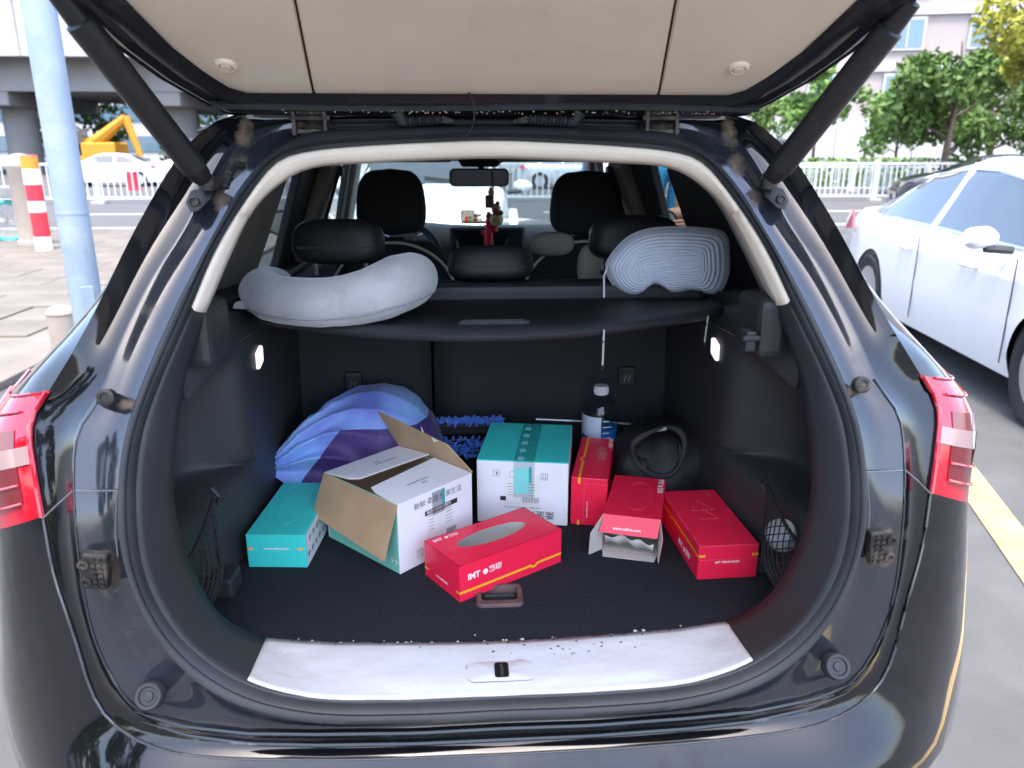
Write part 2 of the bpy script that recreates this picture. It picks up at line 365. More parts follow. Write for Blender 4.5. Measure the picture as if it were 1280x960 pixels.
# side skin further forward, a rounded box section from the tail to the nose
def side_ring(y, W, ztop, zbot, roofw):
    out = []
    for k, t in enumerate(TH):
        zz = H1[k][2]; f_ = k/(NS-1)
        if zz > 1.12: u = (zz-1.12)/(1.57-1.12); x = W-(W-roofw)*u**1.3; z = 1.12+(ztop-1.12)*u
        else: u = (1.12-zz)/(1.12-.45); x = W+.03*math.sin(min(1, u)*math.pi); z = 1.12-(1.12-zbot)*min(1.2, u)
        if t < aS: 
            s_ = abs(H1[k][0])/.53; x = min(x, (roofw+.02)*min(1, s_) if s_ < .9 else x)
        if k > NS-14: x = x*(NS-1-k)/13.
        out.append(np.array([x, y, z]))
    out[0][0] = 0; out[-1][0] = 0
    return out
R2 = []
for k, p in enumerate(H1):
    s_ = np.clip((1.15-p[2])/.2, 0, 1); R2.append(np.array(p)+np.array([.045*min(1, abs(p[0])/.4)+.05*s_*min(1, abs(p[0])/.5), .26, .03*(1 if k < 25 else 0)]))
R2[0][0] = 0; R2[-1][0] = 0
skin_rows = outer+[list(np.array(p)*.5+np.array(q)*.5+np.array([.02*min(1, abs(p[0])/.4)*np.clip((1.2-p[2])/.2, 0, 1), -.01, .004])for p, q in zip(H1, R2)), R2]
sk = [full(r) for r in skin_rows]
# lower shut-line closed; the rear skin is split in three: pillars+roof lip, quarter panels, bumper
kT0, kT1 = iz(rHC, 1.165), iz(rHC, .985)
def strip(rows, k0, k1, side):
    rr = [[np.array(p) for p in r[k0:k1+1]] for r in rows]
    return [[mir(p) for p in r] for r in rr] if side == 'L' else rr
spart(MB().grid([[mir(p) for p in r[kT0:0:-1]]+list(r[:kT0+1]) for r in skin_rows]), 'roof_end', PAINT, smooth=True, angle=60)
spart(MB().grid([list(r[kT1:])+[mir(p) for p in r[-2:kT1-1:-1]] for r in skin_rows]), 'rear_bumper', PAINT, smooth=True, angle=60)
for s_ in 'RL':
    # lamps: carcass, lens rows, clear bar, amber foot
    rr = strip(skin_rows, kT0, kT1, s_); n_ = kT1-kT0+1
    tl = spart(MB().grid(rr), 'tail_lamp', RED, smooth=True, angle=60); tl.data.materials.append(REDD)
    def lens(k0, k1, r0, r1, name, m, lift):
        sub = [[p+np.array([(lift if s_ == 'R' else -lift)*.6, -lift, 0]) for p in r[k0:k1+1]] for r in rr[r0:r1+1]]
        o = MB().grid(sub).build(name, m, tl, smooth=True, angle=60); return o
    q = n_/10.
    lens(int(q*4.9), int(q*4.9)+1, 0, 8, 'lamp_bar', CLEARL, .0018)
    lens(int(q*3.0), int(q*4.4), 1, 6, 'lamp_cell', REDD, .0012)
    lens(int(q*6.2), int(q*8.3), 1, 6, 'lamp_cell', REDD, .0012)
    lens(int(q*8.8), int(q*9.7), 0, 7, 'amber_reflector', AMBER, .0012)
    for a_ in (1.2, 2.2, 7.0, 7.7):
        k_ = int(q*a_); pts = [r[k_]+np.array([(.0022 if s_ == 'R' else -.0022), -.0022, 0]) for r in rr[1:8]]
        MB().tube(pts, .0022, 6).build('lamp_rib', mat('red_rib', (.50, .02, .04), .1, coat=1), tl, smooth=True)
    edge = [p+np.array([0, -.004, 0]) for p in rr[0]]
    o = MB().tube(edge, .004, 8).build('lamp_rim', RED, tl, smooth=True)
# side bodies forward of the tail (seen only through the glass and from beside)
BODYSIDE = []
for sgn in (1, -1):
    mb = MB(); ys = np.linspace(1.42, 5.05, 14); rows = []
    for y in ys:
        wv = .80+.055*math.sin((y-1.3)/3.9*math.pi)
        rows.append([np.array((sgn*(wv-.06), y, .28)), np.array((sgn*wv, y, .36)), np.array((sgn*(wv+.012), y, .62)), np.array((sgn*(wv-.008), y, .86)), np.array((sgn*(wv-.035), y, 1.03)), np.array((sgn*(wv-.075), y, 1.06))])
    o = spart(mb.grid(rows), 'body_side', PAINT, smooth=True, solid=.01, soff=-1 if sgn > 0 else 1)
    for yc in (1.95, 4.45):   # arches are cut out of the sheet metal
        c = MB().lathe([(.36, -.4), (.36, .4)], (sgn*.85, yc-3.1+3.1, .34), 36, Matrix.Rotation(math.pi/2, 3, 'Y')).build('cutter', TYRE)
        c.location = (0, 0, 0)
        md = o.modifiers.new('arch', 'BOOLEAN'); md.object = c; md.operation = 'DIFFERENCE'; md.solver = 'EXACT'
        BODYSIDE.append((o, c))
dg = None
def apply_bools(pairs):
    for o in {p[0] for p in pairs}:
        bpy.context.view_layer.update(); d_ = bpy.context.evaluated_depsgraph_get()
        me = bpy.data.meshes.new_from_object(o.evaluated_get(d_)); o.modifiers.clear(); o.data = me
    for _, c in pairs:
        bpy.data.objects.remove(c)
apply_bools(BODYSIDE)
def wheel(parent, c, r=.33, wdt=.22, sgn=1, off=(0, 0, 0), name='wheel'):
    M = Matrix.Rotation(sgn*math.pi/2, 3, 'Y'); c = np.array(c)+np.array(off)
    wh = MB().lathe([(r*.66, wdt*.42), (r*.74, wdt*.5), (r*.93, wdt*.5), (r, wdt*.32), (r, -wdt*.32), (r*.93, -wdt*.5), (r*.66, -wdt*.5)], c, 32, M).build(name, TYRE, parent, smooth=True)
    mb = MB().lathe([(.001, wdt*.2), (r*.15, wdt*.22), (r*.18, wdt*.1), (r*.2, wdt*.02), (r*.62, wdt*.02), (r*.64, wdt*.42), (r*.68, wdt*.44)], c, 32, M)
    for k in range(10):
        a = 2*math.pi*k/10; mb.tube([c+np.array(M @ Vector((r*.12*math.cos(a), r*.12*math.sin(a), wdt*.2))), c+np.array(M @ Vector((r*.64*math.cos(a+.12), r*.64*math.sin(a+.12), wdt*.36)))], r*.055, 6)
    mb.build('rim', ALLOY, wh, smooth=True)
    return wh
for sgn in (1, -1):
    for yc in (1.95, 4.45): wheel(suv, (sgn*.74, yc, .335), .335, .21, sgn, (0, -3.1, 0))
# greenhouse plane
def gx(z): return .765-.43*(z-1.05)
def GP(px, py, side):
    s = 1 if side == 'R' else -1; d = ray(px, py)   # s*x + .43 z = .765+.43*1.05
    n = np.array([s*1., 0, .43]); return PL(px, py, (s*.765, 0, 1.05), n)
def gpt(y, z, s, inn=0): return np.array((s*(gx(z)-inn), y, z))
def gquad(y0, y1, y2, y3, zl, zh, s, inn, th):  # bottom y0..y1, top y3..y2
    n = np.array([s*.92, 0, .39])
    return MB().prism([gpt(y0, zl, s, inn), gpt(y1, zl, s, inn), gpt(y2, zh, s, inn), gpt(y3, zh, s, inn)], -n*th)
# ---- greenhouse: pillars, window frames and glass, both sides
ZL, ZH = 1.10, 1.475
for s in (1, -1):
    spart(gquad(1.62, 2.26, 2.24, 1.62, ZL, ZH, s, .012, .05), 'quarter_trim', GREIGE if s < 0 else PLASD, bevel=.008)
    spart(gquad(2.262, 2.30, 2.30, 2.242, ZL, ZH, s, .0, .03), 'window_frame', PLASD, bevel=.004)
    o = spart(MB().add([gpt(2.29, ZL, s, .016), gpt(2.80, ZL, s, .016), gpt(2.62, ZH, s, .016), gpt(2.29, ZH, s, .016)], [(0, 1, 2, 3)]), 'rear_door_glass', TGLASS)
    spart(gquad(2.77, 3.02, 2.92, 2.58, ZL, ZH, s, .0, .03), 'door_post', PLASD, bevel=.006)
    spart(gquad(2.98, 3.36, 3.12, 2.86, ZL, ZH, s, .03, .045), 'belt_pillar', GREIGE, bevel=.015)
    # seat belt running off the pillar with its guide
    p0, p1 = gpt(3.05, 1.43, s, .085), gpt(3.0, 1.12, s, .11)
    spart(MB().tube([p0, p1], .022, 8, flat=.12), 'seat_belt', PLASD); spart(MB().box(gpt(3.05, 1.43, s, .09), (.02, .06, .035)), 'belt_guide', PLASD, bevel=.006)
    o = spart(MB().add([gpt(3.1, ZL, s, .016), gpt(4.3, ZL, s, .016), gpt(3.66, ZH, s, .016), gpt(3.05, ZH, s, .016)], [(0, 1, 2, 3)]), 'front_door_glass', glass('front_side_glass', (.62, .70, .70)))
    spart(gquad(4.2, 4.33, 3.70, 3.60, ZL, ZH, s, .0, .03), 'window_frame', PLASD, bevel=.006)
    spart(gquad(4.335, 4.62, 3.92, 3.71, ZL, ZH, s, .0, .05), 'windscreen_pillar', GREIGE, bevel=.012)
    # black roof rail over the windows and the waist rail
    spart(MB().box((s*.575, 2.75, 1.5), (.07, 2.3, .05)), 'roof_rail_panel', PAINT, bevel=.01)
    spart(MB().box((s*.71, 3.0, 1.075), (.09, 2.9, .05)), 'waist_rail', PLASD, bevel=.015)
    spart(MB().box((s*.66, 3.05, .80), (.06, 2.4, .55)), 'door_card', PLASD, bevel=.02)
    # outside mirrors
    spart(MB().tube([(s*.93, 3.95, 1.17), (s*.93, 3.88, 1.17), (s*.93, 3.84, 1.17)], [.05, .085, .082], 16, flat=.75), 'door_mirror', PAINT, smooth=True)
    spart(MB().box((s*.80, 3.95, 1.12), (.2, .05, .03)), 'mirror_arm', PLAS, bevel=.01)
    spart(MB().tube([(s*.93, 3.838, 1.17), (s*.93, 3.835, 1.17)], [.07, .07], 16, flat=.72), 'mirror_glass', mat('mirror_face', (.7, .72, .72), .03, metal=1))
# roof, headliner, windscreen, bonnet, floor
mb = MB(); rows = []
for y, z, wv in ((1.55, 1.585, .545), (1.9, 1.61, .57), (2.6, 1.62, .58), (3.3, 1.585, .575), (3.75, 1.53, .565)):
    rows.append([np.array((x*wv, y, z-.03*abs(x)**3-.02*(abs(x) > .95))) for x in np.linspace(-1, 1, 13)])
spart(mb.grid(rows), 'roof', PAINT, smooth=True, solid=.01)
rows = []
for y, z, wv in ((1.50, 1.532, .50), (1.9, 1.545, .54), (2.6, 1.55, .555), (3.3, 1.525, .55), (3.62, 1.487, .55)):
    rows.append([np.array((x*wv, y, z-.03*abs(x)**4)) for x in np.linspace(-1, 1, 13)])
spart(MB().grid(rows), 'headliner', GREIGE, smooth=True, solid=.012)
spart(MB().box((0, 3.66, 1.478), (1.08, .10, .035)), 'windscreen_header', GREIGE, bevel=.012)
for s in (1, -1): spart(MB().box((s*.32, 3.54, 1.475), (.44, .17, .018), Matrix.Rotation(.12, 3, 'X')), 'sun_visor', GREIGE, bevel=.008)
spart(MB().add([(-.56, 3.70, 1.50), (.56, 3.70, 1.50), (.68, 4.55, 1.08), (-.68, 4.55, 1.08)], [(0, 1, 2, 3)]), 'windscreen', GLASS)
rows = []
for y, z, wv in ((4.42, 1.06, .70), (4.7, 1.07, .72), (5.05, 1.02, .72), (5.3, .92, .70), (5.38, .6, .7), (5.36, .3, .66)):
    rows.append([np.array((x*wv, y-.12*abs(x)**3, z-.03*abs(x)**3)) for x in np.linspace(-1, 1, 11)])
spart(MB().grid(rows), 'bonnet', PAINT, smooth=True, solid=.01)
spart(MB().box((0, 3.3, .34), (1.4, 3.6, .06)), 'underbody', PLAS)
# boot floor, side liners
pulls = U(625, 745, z=.70)
hx0, hx1, hy0, hy1 = pulls[0]-.042, pulls[0]+.040, pulls[1]-.034, pulls[1]+.03
mb = MB(); X0, X1, Y0, Y1 = -.62, .62, 1.09, 2.16; zf = .70
xs_, ys_ = [X0, hx0, hx1, X1], [Y0, hy0, hy1, Y1]
for i in range(3):
    for j in range(3):
        if (i, j) != (1, 1): mb.add([(xs_[i], ys_[j], zf), (xs_[i+1], ys_[j], zf), (xs_[i+1], ys_[j+1], zf), (xs_[i], ys_[j+1], zf)], [(0, 1, 2, 3)])
fl = spart(mb, 'boot_floor', CARPET, solid=.012, soff=1, merge=True)
fl.modifiers['solid'].offset = -1 if fl.data.polygons[0].normal.z > 0 else 1
cx_, cy_ = (hx0+hx1)/2, (hy0+hy1)/2
hd = empty('x', (0, 0, 0)); bpy.data.objects.remove(hd)
mb = MB()
def rrect(w_, h_, r, n=5):
    out = []
    for cx, cy, a0 in ((w_/2-r, h_/2-r, 0), (-w_/2+r, h_/2-r, 90), (-w_/2+r, -h_/2+r, 180), (w_/2-r, -h_/2+r, 270)):
        for k in range(n): a = R_(a0+90*k/(n-1)); out.append((cx+r*math.cos(a), cy+r*math.sin(a)))
    return out
rows = []
for w_, h_, r, z in ((.088, .072, .012, zf-.001), (.087, .071, .012, zf+.004), (.083, .067, .011, zf+.0065), (.070, .050, .008, zf+.006), (.066, .046, .007, zf+.001), (.064, .044, .007, zf-.030)):
    rows.append([(cx_+p[0], cy_+p[1]-(.004 if w_ < .08 else 0)*-1, z) for p in rrect(w_, h_, r)])
ph = spart(MB().grid(rows, closed=True), 'pull_handle', BROWNP, smooth=True, angle=35)
MB().add([(cx_-.034, cy_-.02, zf-.027), (cx_+.034, cy_-.02, zf-.027), (cx_+.034, cy_+.03, zf-.02), (cx_-.034, cy_+.03, zf-.02)], [(0, 1, 2, 3)]).build('handle_cup', PLAS, ph)
MB().box((cx_, cy_+.018, zf-.012), (.064, .010, .016)).build('handle_bar', PLAS, ph, bevel=.004)
UP_ = [(.525, 1.085), (.58, 1.11), (.625, 1.18), (.64, 1.30), (.638, 1.43), (.62, 1.465), (.58, 1.49), (.525, 1.512), (.503, 1.53), (.498, 1.60), (.49, 2.16)]
LO_ = [(.525, 1.085), (.545, 1.13), (.55, 1.20), (.545, 1.28), (.53, 1.36), (.515, 1.44), (.506, 1.50), (.503, 1.55), (.50, 1.65), (.495, 1.8), (.49, 2.16)]
def dense(P, n=90):
    P = np.array(P); d = np.r_[0, np.cumsum(np.linalg.norm(np.diff(P, axis=0), axis=1))]; t = np.linspace(0, d[-1], n)
    X = np.interp(t, d, P[:, 0]); Y = np.interp(t, d, P[:, 1]); return np.stack([gsm(X, 1.3), gsm(Y, 1.3)], 1)
du, dl = dense(UP_), dense(LO_)
for s in (1, -1):
    rows = []
    for z, k in ((.66, 0), (.80, 0), (.850, .0), (.866, .03), (.873, .15), (.876, .5), (.879, .85), (.886, .97), (.90, 1), (.97, 1.0), (1.03, .97), (1.065, .86), (1.09, .6), (1.11, .3), (1.135, .1), (1.15, .08)):
        row = []
        for a_, b_ in zip(dl, du):
            p = a_*(1-k)+b_*k; zz = z
            if .85 < z < .91: zz = z+.03*np.clip((p[1]-1.15)/.4, 0, 1)*0
            row.append((s*p[0], p[1], zz))
        rows.append(row)
    lp = spart(MB().grid(rows), 'boot_side_liner', PLASD, smooth=True, angle=70)
    # reading lamp in the liner
    c = U(893, 437, x=.494) if s > 0 else U(325, 447, x=-.494)
    lm = MB().prism([(c[0]-s*.004, c[1]-.020, c[2]-.022), (c[0]-s*.004, c[1]+.016, c[2]-.012), (c[0]-s*.004, c[1]+.020, c[2]+.024), (c[0]-s*.004, c[1]-.016, c[2]+.014)], (s*.012, 0, 0)).build('boot_lamp', mat('lit_boot_lamp', (.8, .75, .85), .3, emis=((.95, .80, 1.0), .20)), lp, bevel=.004)
    # ledge cap under the pillar with its latch pocket
    q = B(955, 395, .07) if s > 0 else B(255, 405, .07)
    spart(MB().box((q[0]-s*-.012, q[1]+.04, q[2]-.02), (.05, .12, .10)), 'cover_bracket', PLAS, bevel=.014)
    q2 = B(935, 425, .09) if s > 0 else B(247, 428, .09)
    spart(MB().box(q2, (.018, .03, .035)).box(q2+np.array([0, -.012, .006]), (.03, .012, .010)), 'cover_latch', PLAS, bevel=.003)
    # black shelf panel between pillar foot and seats
    rows = [[(s*.525, 1.21, 1.255), (s*.53, 1.4, 1.225), (s*.54, 1.8, 1.165), (s*.55, 2.25, 1.13)], [(s*.585, 1.24, 1.25), (s*.61, 1.42, 1.228), (s*.66, 1.8, 1.175), (s*.70, 2.25, 1.14)]]
    spart(MB().grid(rows), 'shelf_panel', PLASD, solid=.03)
    rows = [[(s*.525, 1.20, 1.255), (s*.54, 1.4, 1.225), (s*.57, 1.7, 1.17), (s*.57, 2.2, 1.13)], [(s*.500, 1.2, 1.12), (s*.50, 1.5, 1.14), (s*.495, 1.8, 1.13), (s*.485, 2.2, 1.12)]]
    spart(MB().grid(rows), 'shelf_side', PLASD, solid=.01, smooth=True)
    # floor tray box behind the wheel house and its lid edge
    q = U(272, 730, z=.715) if s < 0 else U(957, 700, z=.715)
    spart(MB().box((q[0], q[1], .72), (.075, .06, .04)), 'floor_tray_lid', PLAS, bevel=.006)
    # luggage net: two families of cords bagging off the liner, elastic top
    A = np.array((s*.512, 1.30, .90)); Bp = np.array((s*.525, 1.09, .845)); C_ = np.array((s*.505, 1.27, .745)); D_ = np.array((s*.515, 1.11, .735))
    def npnt(u, v):
        p = (A*(1-u)+Bp*u)*(1-v)+(C_*(1-u)+D_*u)*v; return p+np.array((-s*.035*math.sin(math.pi*u)*math.sin(math.pi*min(1, v*.9+.05)), 0, -.012*math.sin(math.pi*u)*(1-v)))
    mb = MB()
    n1, n2 = 11, 8
    for k in range(-n2, n1+1):
        for sg in (0, 1):
            pts = []
            for q_ in np.linspace(0, 1, 9):
                u = (k+q_*n2)/n1 if sg == 0 else (k+(1-q_)*n2)/n1
                if -1e-6 <= u <= 1+1e-6: pts.append(npnt(u, q_))
            if len(pts) > 1: mb.tube(pts, .0013, 5)
    mb.tube([npnt(u, 0) for u in np.linspace(0, 1, 12)], .004, 6); mb.tube([npnt(0, u) for u in np.linspace(0, 1, 6)], .003, 6)
    nt_ = spart(mb, 'luggage_net', mat('net_cord', (.012, .012, .013), .7), smooth=True); nt_['kind'] = 'stuff'
    spart(MB().tube([A+np.array((0, 0, .022)), A+np.array((-s*.012, 0, .005)), A+np.array((-s*.004, 0, -.01))], .005, 8), 'net_hook', PLAS, smooth=True)
# rear seat back (split 40/60), anchors, and the roller cover
seam = U(541, 470, y=2.0)[0]
for x0, x1 in ((-.56, seam-.004), (seam+.004, .56)):
    mb = MB(); rows = []
    for z, y in ((.69, 1.985), (.9, 2.0), (1.08, 2.02), (1.13, 2.03), (1.15, 2.06), (1.15, 2.16), (1.1, 2.24), (.7, 2.2)):
        rows.append([(x, y+(.006 if i in (0, n_) else 0), z) for n_ in (8,) for i, x in enumerate(np.linspace(x0, x1, 9))])
    spart(mb.grid(rows), 'rear_seat_back', SEATC, smooth=True, solid=.01, angle=70)
for px, py in ((442, 477), (783, 470)):
    c = U(px, py, y=1.995)
    a = spart(MB().box(c, (.048, .02, .055)), 'child_seat_anchor', PLAS, bevel=.006)
    MB().box(c+np.array((0, -.012, .012)), (.034, .008, .005)).box(c+np.array((0, -.012, -.018)), (.034, .008, .004)).build('anchor_bar', DMETAL, a, bevel=.0015)
    MB().tube([c+np.array((-.008, -.012, -.012)), c+np.array((-.004, -.013, .004)), c+np.array((.004, -.013, -.01)), c+np.array((.009, -.013, .004))], .0022, 6).build('anchor_mark', mat('pale_mark', (.3, .3, .3), .5), a)
zc = 1.172
fe = [(292, 388), (330, 397), (400, 408), (470, 414), (560, 417.5), (640, 417), (720, 413), (800, 404), (870, 394), (917, 384)]
be = U(617, 374, z=zc)[1]; fpts = [U(p[0], p[1], z=zc) for p in fe]
rows = [[(p[0], p[1], zc-.014) for p in fpts], [(p[0], p[1]-.003, zc-.004) for p in fpts], [(p[0], p[1]+.004, zc+.001) for p in fpts], [(p[0], p[1]+.045, zc+.0025) for p in fpts], [(p[0], p[1]+.05, zc) for p in fpts], [(np.clip(p[0], -.48, .5), max(p[1]+.06, be-.02), zc) for p in fpts]]
cov = spart(MB().grid(rows), 'cargo_cover', mat('cover_vinyl', (.034, .037, .043), .5, bump=.15, bscale=420, var=.12), smooth=True, solid=.004, angle=50)
h0 = U(617, 403, z=zc+.004)
MB().grid([[(h0[0]+p[0]*s1, h0[1]+p[1]*s1, zc+dz) for p in rrect(.145, .018, .008)] for s1, dz in ((1.0, .002), (.98, .008), (.90, .008), (.86, .002))], closed=True).build('cover_handle', PLAS, cov, smooth=True)
MB().box((0.0, be+.01, zc+.012), (1.02, .055, .045)).build('cover_cassette', PLAS, cov, bevel=.015)
def rounded(w_, d_, h_, taper=.85, n=14, m=24, e=3.2):
    rows = []
    for i in range(m+1):
        v = -1+2*i/m; zz = h_/2*np.sign(v)*abs(v); sc = (1-abs(v)**e)**(1/e) if abs(v) < 1 else .02
        sc = max(sc, .02); tp = 1-(1-taper)*(i/m); row = []
        for k in range(n*4):
            a = 2*math.pi*k/(n*4); ca, sa = math.cos(a), math.sin(a); q = (abs(ca)**3.4+abs(sa)**3.4)**(-1/3.4); row.append(np.array((w_/2*q*ca*sc*tp, d_/2*q*sa*(sc**.6 if sc > .05 else sc), zz)))
        rows.append(row)
    return rows
def headrest(c, w_, d_, h_, tilt, name, m, taper=.9, posts=True, stitch=False):
    M = Matrix.Rotation(tilt, 3, 'X'); c = np.array(c)
    rows = [[np.array(M @ Vector(p))+c for p in r] for r in rounded(w_, d_, h_, taper)]
    hr = spart(MB().grid(rows, closed=True), name, m, smooth=True, angle=180)
    if posts:
        for sx in (-1, 1):
            b = c+np.array((sx*w_*.27, 0, -h_/2+.02)); MB().tube([b, b+np.array((0, .01, -.10))], .006, 8).build('headrest_post', METAL, hr, smooth=True)
            MB().box(b+np.array((0, -.005, -.055)), (.045, .03, .012)).build('post_guide', PLAS, hr, bevel=.004)
    if stitch:
        q = [c+np.array(M @ Vector((x, -d_/2*(1.0-.10*abs(x/(w_/2))**4)-.0005, -h_*.16))) for x in np.linspace(-w_*.40, w_*.40, 46)]
        mb = MB()
        for i in range(0, 45): mb.tube([q[i]+np.array((0, 0, -.0035)), q[i]+np.array((.001, 0, .0035))], .0009, 4)
        MB2 = mb.build('seam_stitches', mat('grey_thread', (.14, .14, .15), .6), hr); MB2['kind'] = 'stuff'
    return hr
headrest((.022, 2.15, 1.202), .245, .11, .10, -.25, 'rear_headrest', LEATH, .93, True, True)
headrest((-.395, 2.17, 1.262), .255, .13, .125, -.2, 'rear_headrest', LEATH, .95, True, True)
headrest((.425, 2.17, 1.268), .255, .13, .125, -.2, 'rear_headrest', LEATH, .95, True, True)
headrest((-.328, 3.05, 1.315), .285, .12, .25, -.12, 'front_headrest', SEATC, .84, True)
headrest((.425, 3.05, 1.307), .30, .12, .25, -.12, 'front_headrest', SEATC, .84, True)
for xx in (-.33, .425):
    rows = []
    for z, w_, y in ((.6, .25, 3.0), (.9, .26, 3.04), (1.05, .245, 3.07), (1.13, .21, 3.08), (1.165, .15, 3.09), (1.172, .05, 3.10)):
        rows.append([np.array((xx+w_*math.cos(a)*(abs(math.cos(a))**-.3 if abs(math.cos(a)) > .05 else 1)*.95, y+.07*math.sin(a), z)) for a in np.linspace(0, 2*math.pi, 33)[:-1]])
    fs = spart(MB().grid(rows, closed=True), 'front_seat', SEATC, smooth=True, angle=180)
    pts = [np.array((xx+.245*math.sin(a), 3.02, .95+.215*math.cos(a)**1 if math.cos(a) > 0 else .95)) for a in np.linspace(-1.5, 1.5, 24)]
    MB().tube(pts, .0055, 8).build('seat_piping', CREAM, fs, smooth=True)
# dashboard, cluster, screen, wheel, mirror
rows = []
for y, z in ((3.72, .75), (3.74, .95), (3.78, 1.06), (3.82, 1.11), (3.9, 1.135), (4.1, 1.13), (4.5, 1.06)):
    rows.append([np.array((x*.70, y+.12*abs(x)**3, z+(.022*math.exp(-((x*.7+.36)/.18)**2) if z > 1.08 else 0)-.02*abs(x)**3)) for x in np.linspace(-1, 1, 25)])
ds = spart(MB().grid(rows), 'dashboard', mat('dash_plastic', (.010, .011, .012), .6), smooth=True, solid=.01)
for x in (-.45, -.24):
    MB().tube([(x+.055*math.cos(a), 3.745, 1.075+.05*math.sin(a)) for a in np.linspace(0, 2*math.pi, 25)[:-1]], .003, 6, closed=True, up=(0, 1, 0)).build('gauge_ring', CHROME, ds)
spart(MB().box((.06, 3.735, 1.10), (.36, .03, .115)), 'screen_bezel', PLAS, bevel=.01)
spart(MB().box((.06, 3.7185, 1.10), (.325, .003, .088)), 'dash_screen', mat('dark_screen', (.55, .55, .56), .04, metal=1))
spart(MB().box((.45, 3.80, 1.055), (.34, .02, .012)), 'dash_strip', mat('silver_trim', (.6, .62, .62), .3, metal=.7), bevel=.004)
for k in range(4): spart(MB().box((.22, 3.77, 1.035-k*.014), (.07, .01, .004)), 'vent_slat', CHROME)
c = np.array((-.345, 3.50, 1.02)); Mw = Matrix.Rotation(R_(66), 3, 'X')
sw = spart(MB().tube([c+np.array(Mw @ Vector((.19*math.cos(a), .19*math.sin(a), 0))) for a in np.linspace(0, 2*math.pi, 49)[:-1]], .016, 10, closed=True, up=(0, 1, .1)), 'steering_wheel', LEATH, smooth=True)
mb = MB().lathe([(.001, .02), (.05, .02), (.06, .0), (.05, -.04)], c, 20, Mw)
for a in (0, math.pi, -math.pi/2): mb.tube([c, c+np.array(Mw @ Vector((.18*math.cos(a), .18*math.sin(a), 0)))], .018, 8, flat=.5)
mb.build('wheel_hub', PLAS, sw, smooth=True)
mc = U(599, 222, y=3.5)
hrm = [(mc[0]+p[0], 3.5, mc[2]+p[1]) for p in rrect(.262, .078, .022)]
rv = spart(MB().prism(hrm, (0, .03, 0)), 'rear_view_mirror', PLAS, bevel=.006)
MB().tube([(mc[0]+.01, 3.53, mc[2]+.02), (mc[0]+.01, 3.62, mc[2]+.07)], .014, 8).build('mirror_stalk', PLAS, rv)
MB().prism([(mc[0]-.10, 3.56, 1.475), (mc[0]+.12, 3.56, 1.475), (mc[0]+.085, 3.58, 1.435), (mc[0]-.075, 3.58, 1.435)], (0, .06, 0)).build('sensor_cover', PLAS, rv, bevel=.008)
MB().prism([(mc[0]+p[0], 3.499, mc[2]+p[1]) for p in rrect(.245, .064, .018)], (0, -.002, 0)).build('mirror_glass', mat('dim_mirror', (.03, .032, .035), .08, metal=1), rv)

# ---- sill film with latch, rubber stops, guides, screws, ledges
yr = 1.148
def ringx(ring, x):
    if x < .035: q = ringx(ring, .035); q[0] = x; return q
    K = [k for k in range(int(NS*.6), NS)][::-1]; X = [ring[k][0] for k in K]; m_ = 1
    while m_ < len(X) and X[m_] > X[m_-1]: m_ += 1
    K = K[:m_]; X = X[:m_]; return np.array([x, np.interp(x, X, [ring[k][1] for k in K]), np.interp(x, X, [ring[k][2] for k in K])])
def plate_pt(x, t, lift=.0035):
    sx = -1 if x < 0 else 1; a_ = ringx(rT0, abs(x)*(1.0)); b_ = ringx(rT1, abs(x)*.965); p = a_*(1-t)+b_*t; p[1] -= .010*math.sin(math.pi*t); p[0] *= sx; p[2] = max(p[2], .7025-.008*max(0, t-.75)/.22*1.0)+lift; return p
rows = []; NX = 90
for j, t in enumerate(np.linspace(.0, .97, 12)):
    row = []
    for i, u in enumerate(np.linspace(-1, 1, NX)):
        p = plate_pt(u*.398, t, .0045+.004*max(0, (abs(u)-.75)/.25))
        if j == 0: p[1] += .002*noise3((p[0], 0, 0), 60)+.0025*noise3((p[0], 0, 3), 160); p[2] -= .003
        else: p[2] += .0010*noise3((p[0], p[1]*2, 0), 16)+.0008*noise3((p[0]*.6, p[1]*3, 5), 45)*(1 if p[0] > .2 else .4)
        row.append(p)
    rows.append(row)
sp = spart(MB().grid(rows), 'sill_plate', FILM, smooth=True, solid=.003, angle=180)
lc = U(627, 838, z=.7085); zl = max(plate_pt(lc[0]+dx, t)[2] for dx in (-.05, 0, .05) for t in (.3, .5, .7))
MB().grid([[(lc[0]+p[0]*q, lc[1]+p[1]*q, zl-.003+dz) for p in rrect(.105, .048, .014, 7)] for q, dz in ((1.03, .001), (1.0, .0055), (.97, .006), (.01, .0065))], closed=True).build('latch_cover', FILM, sp, smooth=True, angle=30)
MB().tube([(lc[0]+p[0], lc[1]+p[1], zl+.0014) for p in rrect(.112, .052, .015, 7)], .0011, 6, closed=True).build('latch_groove', mat('groove_grey', (.10, .10, .11), .7), sp)
MB().prism([(lc[0]+p[0], lc[1]+p[1], zl+.0035) for p in rrect(.0225, .036, .005)], (0, 0, .0012)).build('latch_slot', mat('slot_black', (.004, .004, .005), .6), sp)
MB().tube([(lc[0], lc[1]-.014, zl+.0052), (lc[0]+.0005, lc[1], zl+.0072), (lc[0], lc[1]+.010, zl+.0052)], .0022, 6).build('latch_striker', METAL, sp, smooth=True)
mb = MB()
for i in range(46):
    x = rng.uniform(-.36, .36) if i < 24 else np.clip(rng.normal(.15, .09), -.3, .37); t = rng.exponential(.03)+.01 if i < 30 else .05+rng.uniform(0, .25)
    r = rng.uniform(.0010, .0030); c = plate_pt(x, min(t, .8), .0062); mb.prism([c+np.array((r*rng.uniform(.5, 1.5)*math.cos(a), r*.7*rng.uniform(.5, 1.4)*math.sin(a), 0)) for a in np.linspace(0, 6.28, 7)[:-1]], (0, 0, .0005))
